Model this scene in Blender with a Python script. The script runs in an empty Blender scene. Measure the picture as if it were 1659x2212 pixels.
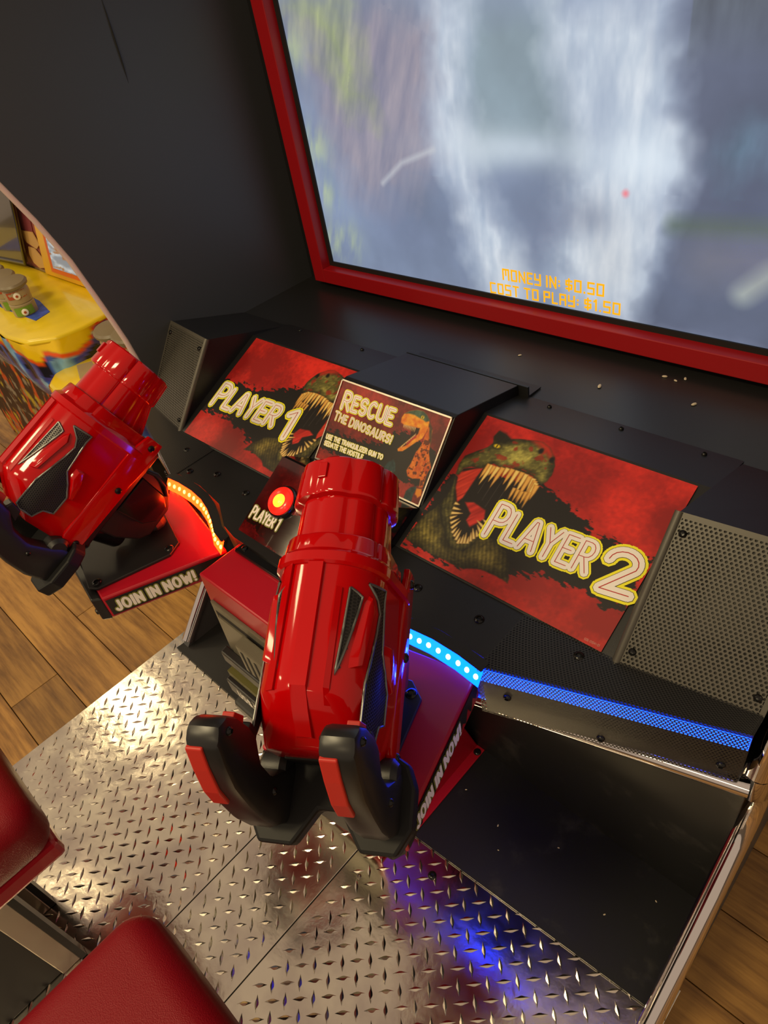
import bpy, bmesh, math, random
import numpy as np
from mathutils import Vector, Matrix
from mathutils.geometry import tessellate_polygon

# ------------------------------------------------------------------ camera, world, lights, exposure
sc = bpy.context.scene
COL = sc.collection
CAM_C = Vector((0.747, 0.0, 1.45))
AX = Vector((0.717, 0.677, -0.162)).normalized()           # camera right, in world axes
AD = Vector((0.356, -0.557, -0.750))                       # camera down
AD = (AD - AX * AD.dot(AX)).normalized()
AF = AX.cross(AD).normalized()                             # viewing direction
cam_d = bpy.data.cameras.new('camera')
cam_d.sensor_fit = 'VERTICAL'
cam_d.sensor_height = 24.0
cam_d.lens = 24.0 * 1470.0 / 2212.0
cam_d.clip_start = 0.02
cam = bpy.data.objects.new('camera', cam_d)
COL.objects.link(cam)
M = Matrix.Identity(4)
for i in range(3):
    M[i][0] = AX[i]; M[i][1] = -AD[i]; M[i][2] = -AF[i]; M[i][3] = CAM_C[i]
cam.matrix_world = M
sc.camera = cam

w = bpy.data.worlds.new('arcade_hall'); sc.world = w
w.use_nodes = True
bgn = w.node_tree.nodes['Background']
bgn.inputs['Color'].default_value = (0.60, 0.45, 0.32, 1)
bgn.inputs['Strength'].default_value = 0.60

def area(name, loc, size, power, col, target=None):
    d = bpy.data.lights.new(name, 'AREA')
    d.shape = 'RECTANGLE'; d.size, d.size_y = size
    d.energy = power; d.color = col
    o = bpy.data.objects.new(name, d); COL.objects.link(o)
    o.location = loc
    if target:
        o.rotation_euler = (Vector(target) - Vector(loc)).to_track_quat('-Z', 'Y').to_euler()
    return o
WARM = (1.0, 0.80, 0.45)
# warm ceiling panels of the hall plus one added fill lamp, all above and outside the picture (the panels show as the bright stripes on guns, plate and chrome)
for i, (x, y, p) in enumerate(((-1.85, -0.85, 12), (-1.7, 1.7, 13), (-0.35, -1.9, 14), (1.5, -2.2, 8), (-3.3, 0.35, 6), (-2.6, -2.1, 16), (-3.6, 2.2, 14), (0.10, -0.95, 24))):  # last entry is no hall panel: added to brighten the console decals
    area('ceiling_and_fill_lamp_offscreen', (x, y, 2.75), (0.60, 0.30), p, WARM)

vs = sc.view_settings
vs.view_transform = 'Standard'; vs.look = 'None'; vs.exposure = 0.3; vs.gamma = 1.0
vs.use_curve_mapping = False
rnd = random.Random(7)

# ------------------------------------------------------------------ object helpers
def tag(o, label=None, cat=None, group=None, kind=None):
    if label: o['label'] = label
    if cat: o['category'] = cat
    if group: o['group'] = group
    if kind: o['kind'] = kind
    return o

def empty(name, loc=(0, 0, 0), label=None, cat=None, group=None, mw=None):
    o = bpy.data.objects.new(name, None); COL.objects.link(o)
    o.empty_display_size = 0.05
    if mw is not None: o.matrix_world = mw
    else: o.location = loc
    return tag(o, label, cat, group)

def link(name, me, parent=None, label=None, kind=None):
    o = bpy.data.objects.new(name, me); COL.objects.link(o)
    if parent is not None: o.parent = parent
    return tag(o, label, None, None, kind)

class MB:
    """collects verts and faces (with a material slot) and links them as one mesh"""
    def __init__(s): s.v = []; s.f = []; s.m = []
    def add(s, vs_, fs_, mi=0):
        b = len(s.v); s.v += [tuple(p) for p in vs_]
        for f in fs_: s.f.append(tuple(i + b for i in f)); s.m.append(mi)
        return s
    def quad(s, a, b, c, d, mi=0): return s.add([a, b, c, d], [(0, 1, 2, 3)], mi)
    def box(s, lo, hi, mi=0):
        x0, y0, z0 = lo; x1, y1, z1 = hi
        return s.add([(x0, y0, z0), (x1, y0, z0), (x1, y1, z0), (x0, y1, z0), (x0, y0, z1), (x1, y0, z1), (x1, y1, z1), (x0, y1, z1)],
                     [(0, 3, 2, 1), (4, 5, 6, 7), (0, 1, 5, 4), (1, 2, 6, 5), (2, 3, 7, 6), (3, 0, 4, 7)], mi)
    def hexa(s, p, mi=0):
        """eight corners: four bottom, four top"""
        return s.add(p, [(0, 3, 2, 1), (4, 5, 6, 7), (0, 1, 5, 4), (1, 2, 6, 5), (2, 3, 7, 6), (3, 0, 4, 7)], mi)
    def prism(s, poly, axis, a, b, mi=0):
        """a polygon given in the two other axes (order xyz), pushed from a to b along axis"""
        n = len(poly); vs_ = []
        for t in (a, b):
            for p in poly:
                q = list(p); q.insert(axis, t); vs_.append(q)
        fs_ = [tuple(range(n))[::-1], tuple(range(n, 2 * n))] + [(i, (i + 1) % n, n + (i + 1) % n, n + i) for i in range(n)]
        return s.add(vs_, fs_, mi)
    def tube(s, path, r, n=12, mi=0, caps=True, flat=None):
        path = [Vector(p) for p in path]; vs_ = []; fs_ = []
        up = None
        for i, p in enumerate(path):
            t = (path[min(i + 1, len(path) - 1)] - path[max(i - 1, 0)]).normalized()
            if up is None:
                up = Vector((0, 0, 1)) if abs(t.z) < .9 else Vector((1, 0, 0))
            a = t.cross(up).normalized(); b = a.cross(t).normalized(); up = b
            rr = r[i] if isinstance(r, (list, tuple)) else r
            for k in range(n):
                th = 2 * math.pi * k / n
                vs_.append(p + a * (rr * math.cos(th)) + b * (rr * math.sin(th) * (flat or 1)))
        for i in range(len(path) - 1):
            for k in range(n):
                fs_.append((i * n + k, i * n + (k + 1) % n, (i + 1) * n + (k + 1) % n, (i + 1) * n + k))
        if caps:
            fs_.append(tuple(range(n))[::-1]); fs_.append(tuple(range((len(path) - 1) * n, len(path) * n)))
        return s.add(vs_, fs_, mi)
    def lathe(s, c, axis, prof, n=16, mi=0):
        """profile of (radius, height) turned about axis at c"""
        c = Vector(c); ax = Vector(axis).normalized()
        a = ax.cross(Vector((0, 0, 1)) if abs(ax.z) < .9 else Vector((1, 0, 0))).normalized(); b = ax.cross(a)
        vs_ = []; fs_ = []
        for (r, h) in prof:
            for k in range(n):
                th = 2 * math.pi * k / n
                vs_.append(c + ax * h + a * (r * math.cos(th)) + b * (r * math.sin(th)))
        for i in range(len(prof) - 1):
            for k in range(n):
                fs_.append((i * n + k, i * n + (k + 1) % n, (i + 1) * n + (k + 1) % n, (i + 1) * n + k))
        fs_.append(tuple(range(n))[::-1]); fs_.append(tuple(range((len(prof) - 1) * n, len(prof) * n)))
        return s.add(vs_, fs_, mi)
    def loft(s, secs, mi=0, caps=True):
        n = len(secs[0]); vs_ = [p for q in secs for p in q]; fs_ = []
        for i in range(len(secs) - 1):
            for k in range(n):
                fs_.append((i * n + k, i * n + (k + 1) % n, (i + 1) * n + (k + 1) % n, (i + 1) * n + k))
        if caps:
            fs_.append(tuple(range(n))[::-1]); fs_.append(tuple(range((len(secs) - 1) * n, len(secs) * n)))
        return s.add(vs_, fs_, mi)
    def build(s, name, mats, parent=None, bevel=0, segs=2, smooth=None, label=None, kind=None, weld=False):
        me = bpy.data.meshes.new(name)
        me.from_pydata(s.v, [], s.f)
        for m_ in (mats if isinstance(mats, (list, tuple)) else [mats]): me.materials.append(m_)
        me.polygons.foreach_set('material_index', s.m)
        bm = bmesh.new(); bm.from_mesh(me)
        if weld: bmesh.ops.remove_doubles(bm, verts=bm.verts, dist=1e-5)
        bmesh.ops.recalc_face_normals(bm, faces=bm.faces)
        if bevel:
            es = [e for e in bm.edges if len(e.link_faces) == 2 and e.calc_face_angle(0) > 0.35]
            bmesh.ops.bevel(bm, geom=es, offset=bevel, segments=segs, profile=.5, affect='EDGES', clamp_overlap=True)
        bm.to_mesh(me); bm.free()
        if smooth is not None:
            me.polygons.foreach_set('use_smooth', [True] * len(me.polygons))
            me.set_sharp_from_angle(angle=math.radians(smooth))
        return link(name, me, parent, label, kind)

def screw(parent, p, nrm, r=.006, name='screw', m=None):
    nrm = Vector(nrm).normalized()
    b = MB().lathe(Vector(p) - nrm * .001, nrm, [(r, 0), (r, .0016), (r * .86, .0034), (r * .5, .0044), (r * .42, .0026), (r * .1, .0024)], 12)
    return b.build(name, m or MAT['screw'], parent, smooth=40)

# ------------------------------------------------------------------ materials
MAT = {}
def lin(c):
    return tuple(((x / 255) / 12.92 if x / 255 <= .04045 else (((x / 255) + .055) / 1.055) ** 2.4) for x in c)

def mat(name, col, rough=.5, metal=0., coat=0., spec=.5, noise=0., nscale=20., bump=0., bscale=60., emit=None, estr=0., rvar=0., sheen=0):
    m = bpy.data.materials.new(name); m.use_nodes = True
    nt = m.node_tree; N = nt.nodes; L = nt.links; b = N['Principled BSDF']
    b.inputs['Base Color'].default_value = (*col, 1); b.inputs['Roughness'].default_value = rough
    b.inputs['Metallic'].default_value = metal; b.inputs['Coat Weight'].default_value = coat
    b.inputs['Coat Roughness'].default_value = .05; b.inputs['Specular IOR Level'].default_value = spec
    if emit:
        b.inputs['Emission Color'].default_value = (*emit, 1); b.inputs['Emission Strength'].default_value = estr
    tc = N.new('ShaderNodeTexCoord')
    if noise or rvar:
        n = N.new('ShaderNodeTexNoise'); n.inputs['Scale'].default_value = nscale; n.inputs['Detail'].default_value = 5
        L.new(tc.outputs['Object'], n.inputs['Vector'])
        if noise:
            mx = N.new('ShaderNodeMix'); mx.data_type = 'RGBA'
            mx.inputs[6].default_value = (*[c * (1 - noise) for c in col], 1)
            mx.inputs[7].default_value = (*[min(1, c * (1 + noise)) for c in col], 1)
            L.new(n.outputs['Fac'], mx.inputs[0]); L.new(mx.outputs[2], b.inputs['Base Color'])
        if rvar:
            mr = N.new('ShaderNodeMapRange'); mr.inputs[1].default_value = .3; mr.inputs[2].default_value = .7
            mr.inputs[3].default_value = max(0, rough - rvar); mr.inputs[4].default_value = rough + rvar
            L.new(n.outputs['Fac'], mr.inputs[0]); L.new(mr.outputs[0], b.inputs['Roughness'])
    if bump:
        n2 = N.new('ShaderNodeTexNoise'); n2.inputs['Scale'].default_value = bscale; n2.inputs['Detail'].default_value = 3
        L.new(tc.outputs['Object'], n2.inputs['Vector'])
        bp = N.new('ShaderNodeBump'); bp.inputs['Strength'].default_value = bump; bp.inputs['Distance'].default_value = .002
        L.new(n2.outputs['Fac'], bp.inputs['Height']); L.new(bp.outputs['Normal'], b.inputs['Normal'])
    MAT[name] = m
    return m

mat('red_gloss', (.47, .001, .002), .09, coat=.12, spec=.35)
mat('red_paint', (.40, .004, .017), .36, coat=.25, bump=.05, bscale=900)
mat('red_frame', (.36, .004, .008), .38)
mat('red_vinyl', (.19, .001, .006), .40, spec=.22, bump=.5, bscale=700)
mat('red_button', (.75, .02, .01), .25)
mat('black_satin', (.010, .010, .011), .40, bump=.12, bscale=1400)
mat('black_wall', (.046, .049, .055), .46, spec=.7, bump=.03, bscale=500)
mat('black_shelf', (.016, .016, .017), .34, bump=.08, bscale=1500)
mat('black_floor', (.006, .006, .007), .46, noise=.5, nscale=30)
mat('black_gloss', (.006, .006, .007), .14, coat=.3)
mat('black_plastic', (.012, .012, .013), .34)
mat('black_bracket', (.006, .006, .007), .55, spec=.3)
mat('black_matte', (.006, .006, .006), .7)
mat('black_print', (.012, .010, .010), .4)
mat('grille_black', (.020, .020, .021), .42)
mat('grille_grey', (.085, .078, .066), .42, metal=.2)
mat('backing_grey', (.020, .019, .017), .6)
mat('screw', (.02, .02, .021), .22, metal=.6)
mat('bolt_steel', (.30, .26, .22), .3, metal=1)
mat('chrome', (.82, .80, .82), .06, metal=1)
mat('pink_trim', (.80, .66, .66), .35, metal=.3)
mat('steel_brushed', (.50, .44, .38), .34, metal=1, rvar=.08, nscale=8)
mat('vent_rim', (.20, .20, .19), .34, metal=.8)
mat('vent_mesh', (.05, .046, .044), .38, metal=.6)
mat('coin_metal', (.22, .20, .145), .36, metal=.55, bump=.9, bscale=1600)
mat('white_print', (.90, .85, .80), .5)
mat('yellow_print', (.92, .85, .02), .5)
mat('red_print', (.50, .02, .02), .4)
mat('olive_print', (.30, .33, .05), .4)
mat('grey_print', (.55, .50, .48), .5)
mat('pink_print', (.62, .30, .26), .5)
mat('lcd_orange', (.02, .01, 0), .5, emit=lin((255, 176, 20)), estr=.9)
mat('led_red', (.3, .02, .01), .4, emit=(1.0, .012, .0005), estr=22)
mat('led_red_dot', (.3, .1, .01), .4, emit=(1.0, .50, .05), estr=9)
mat('led_blue', (.02, .1, .3), .4, emit=(.0, .018, 1.0), estr=24)
mat('led_blue_dot', (.1, .3, .4), .4, emit=(.35, .85, 1.0), estr=5)
mat('led_blue_deep', (.0, .0, .3), .4, emit=(.004, .045, 1.0), estr=7)
mat('led_red_deep', (.3, .0, .0), .4, emit=(1., .01, .004), estr=1.6)
mat('button_glow', (.5, .02, .01), .2, emit=(1.0, .008, .004), estr=1.3)
mat('button_core', (.5, .2, .01), .2, emit=(1.0, .40, .02), estr=2.2)
mat('crumb', (.62, .52, .38), .8)
mat('beige_plastic', (.36, .29, .17), .35)
mat('beige_dark', (.20, .16, .10), .4)
mat('eye_white', (.8, .78, .7), .4)
mat('rust_print', (.38, .07, .02), .45)
mat('leaf_print', (.16, .30, .02), .45)
mat('neighbour_dark', (.02, .017, .013), .4)
mat('glass_dark', (.075, .058, .034), .15, coat=.5)

def dusty(name, base, dust, scale, lo, hi):
    m = MAT[name]; nt = m.node_tree; N = nt.nodes; L = nt.links; b = N['Principled BSDF']
    tc = N.new('ShaderNodeTexCoord'); n = N.new('ShaderNodeTexNoise'); n.inputs['Scale'].default_value = scale; n.inputs['Detail'].default_value = 9; n.inputs['Roughness'].default_value = .7
    L.new(tc.outputs['Object'], n.inputs['Vector'])
    r = N.new('ShaderNodeValToRGB'); e = r.color_ramp.elements
    e[0].position = lo; e[0].color = (*base, 1); e[1].position = hi; e[1].color = (*dust, 1)
    L.new(n.outputs['Fac'], r.inputs[0]); L.new(r.outputs[0], b.inputs['Base Color'])
dusty('black_floor', (.006, .006, .007), (.05, .046, .042), 7, .56, .78)

def paint_mat(name, rough=.4, emission=0., coat=0.):
    m = bpy.data.materials.new(name); m.use_nodes = True
    nt = m.node_tree; b = nt.nodes['Principled BSDF']
    at = nt.nodes.new('ShaderNodeVertexColor'); at.layer_name = 'Col'
    b.inputs['Roughness'].default_value = rough; b.inputs['Coat Weight'].default_value = coat
    if emission:
        b.inputs['Base Color'].default_value = (.01, .01, .01, 1)
        nt.links.new(at.outputs['Color'], b.inputs['Emission Color']); b.inputs['Emission Strength'].default_value = emission
    else:
        nt.links.new(at.outputs['Color'], b.inputs['Base Color'])
    MAT[name] = m
    return m
paint_mat('print_sheet', .5)
paint_mat('screen_glow', .25, emission=.84)
paint_mat('lava_print', .22, coat=.4)

def diamond_plate_mat():
    m = mat('tread_metal', (.66, .62, .58), .17, metal=1., rvar=.05, nscale=14)
    nt = m.node_tree; N = nt.nodes; L = nt.links; b = N['Principled BSDF']
    tc = N.new('ShaderNodeTexCoord')
    n1 = N.new('ShaderNodeTexNoise'); n1.inputs['Scale'].default_value = 7; n1.inputs['Detail'].default_value = 2
    n2 = N.new('ShaderNodeTexNoise'); n2.inputs['Scale'].default_value = 45; n2.inputs['Detail'].default_value = 3
    L.new(tc.outputs['Object'], n1.inputs['Vector']); L.new(tc.outputs['Object'], n2.inputs['Vector'])
    ma = N.new('ShaderNodeMath'); ma.operation = 'MULTIPLY_ADD'; ma.inputs[1].default_value = .10
    L.new(n2.outputs['Fac'], ma.inputs[0]); L.new(n1.outputs['Fac'], ma.inputs[2])
    bp = N.new('ShaderNodeBump'); bp.inputs['Strength'].default_value = .16; bp.inputs['Distance'].default_value = .02
    L.new(ma.outputs[0], bp.inputs['Height']); L.new(bp.outputs['Normal'], b.inputs['Normal'])
    # worn, slightly yellowed patches
    n3 = N.new('ShaderNodeTexNoise'); n3.inputs['Scale'].default_value = 11; n3.inputs['Detail'].default_value = 6
    L.new(tc.outputs['Object'], n3.inputs['Vector'])
    r = N.new('ShaderNodeValToRGB'); r.color_ramp.elements[0].position = .38; r.color_ramp.elements[1].position = .62
    r.color_ramp.elements[0].color = (.62, .55, .49, 1); r.color_ramp.elements[1].color = (.80, .74, .62, 1)
    L.new(n3.outputs['Fac'], r.inputs[0]); L.new(r.outputs[0], b.inputs['Base Color'])
diamond_plate_mat()

def wood_mat():
    m = bpy.data.materials.new('wood_plank'); m.use_nodes = True
    nt = m.node_tree; N = nt.nodes; L = nt.links; b = N['Principled BSDF']
    tc = N.new('ShaderNodeTexCoord'); oi = N.new('ShaderNodeObjectInfo')
    mp = N.new('ShaderNodeMapping'); mp.inputs['Scale'].default_value = (2.2, 26, 1)
    ad = N.new('ShaderNodeVectorMath'); ad.operation = 'ADD'
    mu = N.new('ShaderNodeVectorMath'); mu.operation = 'SCALE'; mu.inputs['Scale'].default_value = 1.0
    cb = N.new('ShaderNodeCombineXYZ'); mm = N.new('ShaderNodeMath'); mm.operation = 'MULTIPLY'; mm.inputs[1].default_value = 37
    L.new(oi.outputs['Random'], mm.inputs[0]); L.new(mm.outputs[0], cb.inputs[0]); L.new(mm.outputs[0], cb.inputs[2])
    L.new(tc.outputs['Object'], ad.inputs[0]); L.new(cb.outputs[0], ad.inputs[1]); L.new(ad.outputs[0], mp.inputs['Vector'])
    n = N.new('ShaderNodeTexNoise'); n.inputs['Scale'].default_value = 2.0; n.inputs['Detail'].default_value = 8; n.inputs['Roughness'].default_value = .65
    L.new(mp.outputs[0], n.inputs['Vector'])
    n2 = N.new('ShaderNodeTexNoise'); n2.inputs['Scale'].default_value = 5.; n2.inputs['Detail'].default_value = 4
    L.new(ad.outputs[0], n2.inputs['Vector'])
    av = N.new('ShaderNodeMath'); av.operation = 'MULTIPLY_ADD'; av.inputs[1].default_value = .45
    L.new(n2.outputs['Fac'], av.inputs[0]); L.new(n.outputs['Fac'], av.inputs[2])
    r = N.new('ShaderNodeValToRGB'); e = r.color_ramp.elements
    e[0].position = .42; e[0].color = (.095, .042, .009, 1); e[1].position = .88; e[1].color = (.44, .23, .055, 1)
    k = e.new(.64); k.color = (.25, .12, .028, 1)
    L.new(av.outputs[0], r.inputs[0])
    hs = N.new('ShaderNodeHueSaturation'); mr = N.new('ShaderNodeMapRange'); mr.inputs[3].default_value = .75; mr.inputs[4].default_value = 1.2
    L.new(oi.outputs['Random'], mr.inputs[0]); L.new(mr.outputs[0], hs.inputs['Value']); L.new(r.outputs[0], hs.inputs['Color'])
    L.new(hs.outputs[0], b.inputs['Base Color'])
    b.inputs['Roughness'].default_value = .42
    bp = N.new('ShaderNodeBump'); bp.inputs['Strength'].default_value = .15; bp.inputs['Distance'].default_value = .002
    L.new(n.outputs['Fac'], bp.inputs['Height']); L.new(bp.outputs['Normal'], b.inputs['Normal'])
    MAT['wood_plank'] = m
wood_mat()
# ------------------------------------------------------------------ printed artwork: vertex-coloured sheets
def vnoise(u, v, f, seed):
    r = np.random.RandomState(seed); g = r.rand(64, 64)
    x = (u * f) % 63; y = (v * f) % 63
    i = x.astype(int); j = y.astype(int); fx = x - i; fy = y - j
    fx = fx * fx * (3 - 2 * fx); fy = fy * fy * (3 - 2 * fy)
    return (g[j, i] * (1 - fx) + g[j, i + 1] * fx) * (1 - fy) + (g[j + 1, i] * (1 - fx) + g[j + 1, i + 1] * fx) * fy
def fbm(u, v, f, seed, o=4):
    t = 0; a = .5; s = 0
    for k in range(o):
        t = t + a * vnoise(u + 3.1 * k, v + 1.7 * k, f, seed + k); s += a; a *= .5; f *= 2.03
    return t / s

class Sheet:
    """a colour raster over a flat print; u to the right, v downwards, both scaled so that u spans 0..1"""
    def __init__(s, nx, ny, aspect, col):
        s.nx, s.ny, s.a = nx, ny, aspect
        s.u, s.v = np.meshgrid(np.linspace(0, 1, nx), np.linspace(0, 1, ny))
        s.w = s.v * aspect
        s.img = np.zeros((ny, nx, 3)) + np.array(col, float)
        s.px = 1.0 / nx
        s.flip = False
    def P(s, pts):
        p = np.array(pts, float).reshape(-1, 2).copy()
        if s.flip: p[:, 0] = 1 - p[:, 0] + s.shift
        p[:, 1] *= s.a
        return p
    def sdf(s, pts, warp=0, wf=30, seed=1):
        p = s.P(pts); u, w_ = s.u, s.w
        if warp:
            u = u + (fbm(s.u, s.w, wf, seed, 3) - .5) * warp; w_ = w_ + (fbm(s.u, s.w, wf, seed + 9, 3) - .5) * warp
        d = np.full(u.shape, 9.); ins = np.zeros(u.shape, bool); n = len(p)
        for i in range(n):
            a, b = p[i], p[(i + 1) % n]; e = b - a
            t = np.clip(((u - a[0]) * e[0] + (w_ - a[1]) * e[1]) / (e @ e + 1e-12), 0, 1)
            d = np.minimum(d, np.hypot(u - a[0] - t * e[0], w_ - a[1] - t * e[1]))
            c = ((a[1] <= w_) & (b[1] > w_)) | ((b[1] <= w_) & (a[1] > w_))
            if e[1] != 0: ins ^= c & (u < a[0] + (w_ - a[1]) / e[1] * e[0])
        return np.where(ins, -d, d)
    def line(s, pts):
        p = s.P(pts); d = np.full(s.u.shape, 9.)
        for a, b in zip(p[:-1], p[1:]):
            e = b - a
            t = np.clip(((s.u - a[0]) * e[0] + (s.w - a[1]) * e[1]) / (e @ e + 1e-12), 0, 1)
            d = np.minimum(d, np.hypot(s.u - a[0] - t * e[0], s.w - a[1] - t * e[1]))
        return d
    def put(s, mask, col):
        mask = np.clip(mask, 0, 1)[..., None]
        s.img = s.img * (1 - mask) + (np.array(col, float) if np.ndim(col) < 3 else col) * mask
    def fill(s, d, col, soft=1.0, alpha=1.):
        s.put(np.clip(.5 - d / (s.px * 1.4 * soft), 0, 1) * alpha, col)
    def poly(s, pts, col, soft=1., alpha=1., warp=0, wf=30, seed=1):
        d = s.sdf(pts, warp, wf, seed); s.fill(d, col, soft, alpha); return d
    def shaded(s, pts, col, width=.04, low=.4, soft=1.5, warp=0):
        """painted form: lighter in the middle, darker to its outline"""
        d = s.sdf(pts, warp); t = (low + (1 - low) * np.clip(-d / width, 0, 1))[..., None]
        s.fill(d, col * t, soft); return d
    def ell(s, c, rx, ry, col, soft=1., alpha=1.):
        p = s.P([c])[0]
        d = (np.hypot((s.u - p[0]) / rx, (s.w - p[1]) / ry) - 1) * min(rx, ry)
        s.fill(d, col, soft, alpha)
    def mesh(s, name, corners, mat_, parent, lift=.001, label=None, thick=True, exact=False):
        """corners top-left, top-right, bottom-right, bottom-left in the parent's space"""
        TL, TR, BR, BL = [np.array(c, float) for c in corners]
        n = np.cross(TR - TL, TL - BL); n = n / np.linalg.norm(n)
        U = s.u[..., None]; V = s.v[..., None]
        P = (TL * (1 - U) + TR * U) * (1 - V) + (BL * (1 - U) + BR * U) * V + n * lift
        idx = np.arange(s.nx * s.ny).reshape(s.ny, s.nx)
        q = np.stack([idx[1:, :-1], idx[1:, 1:], idx[:-1, 1:], idx[:-1, :-1]], -1).reshape(-1, 4)
        me = bpy.data.meshes.new(name)
        me.from_pydata(P.reshape(-1, 3).tolist(), [], q.tolist())
        c = np.clip(s.img, 0, 255) / 255.
        c = np.where(c <= .04045, c / 12.92, ((c + .055) / 1.055) ** 2.4)
        rgba = np.ones((s.nx * s.ny, 4), np.float32); rgba[:, :3] = c.reshape(-1, 3)
        ca = me.color_attributes.new('Col', 'FLOAT_COLOR', 'POINT'); ca.data.foreach_set('color', rgba.ravel())
        me.materials.append(mat_)
        return link(name, me, parent, label)

def red_ground(s, seed=3, bright=(226, 44, 32), dark=(146, 18, 18)):
    n = fbm(s.u, s.w, 5, seed, 5); g = fbm(s.u, s.w, 70, seed + 5, 3)
    t = np.clip((n - .35) * 2.2 + (g - .5) * .55, 0, 1)[..., None]
    s.img = np.array(dark, float) * (1 - t) + np.array(bright, float) * t
def torn_band(s, up, lo, seed=5, col=(22, 18, 18)):
    """black band with ragged edges between two lines"""
    d = s.sdf(list(up) + list(lo)[::-1], .05, 28, seed); st = fbm(s.u * .45 + s.w * .25, s.w * 1.6 - s.u * .35, 62, seed + 2, 3)
    s.fill(d + (st - .5) * .075, col, 1.2)

def tooth(s, p, q, width, col=(236, 204, 120)):
    p = np.array(p, float); q = np.array(q, float); e = (q - p) * np.array([1, s.a]); n = np.array([-e[1], e[0]]); n /= np.linalg.norm(n) + 1e-9
    n = n * width * .5; n[1] /= s.a
    mid = (p + q) / 2
    s.poly([p - n, p + n, mid + n * .72, q, mid - n * .72], (150, 92, 30), 1.3)
    s.poly([p - n * .75, p + n * .75, mid + n * .5, q * .94 + p * .06, mid - n * .5], col, 1.2)

def skin(s, seed, light=(128, 122, 52), dark=(44, 44, 20)):
    n = fbm(s.u, s.w, 14, seed, 4); g = fbm(s.u + s.w * .4, s.w, 90, seed + 3, 2)
    t = np.clip((n - .3) * 1.9 + (g - .5) * .7, 0, 1)[..., None]
    return np.array(dark, float) * (1 - t) + np.array(light, float) * t
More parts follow.
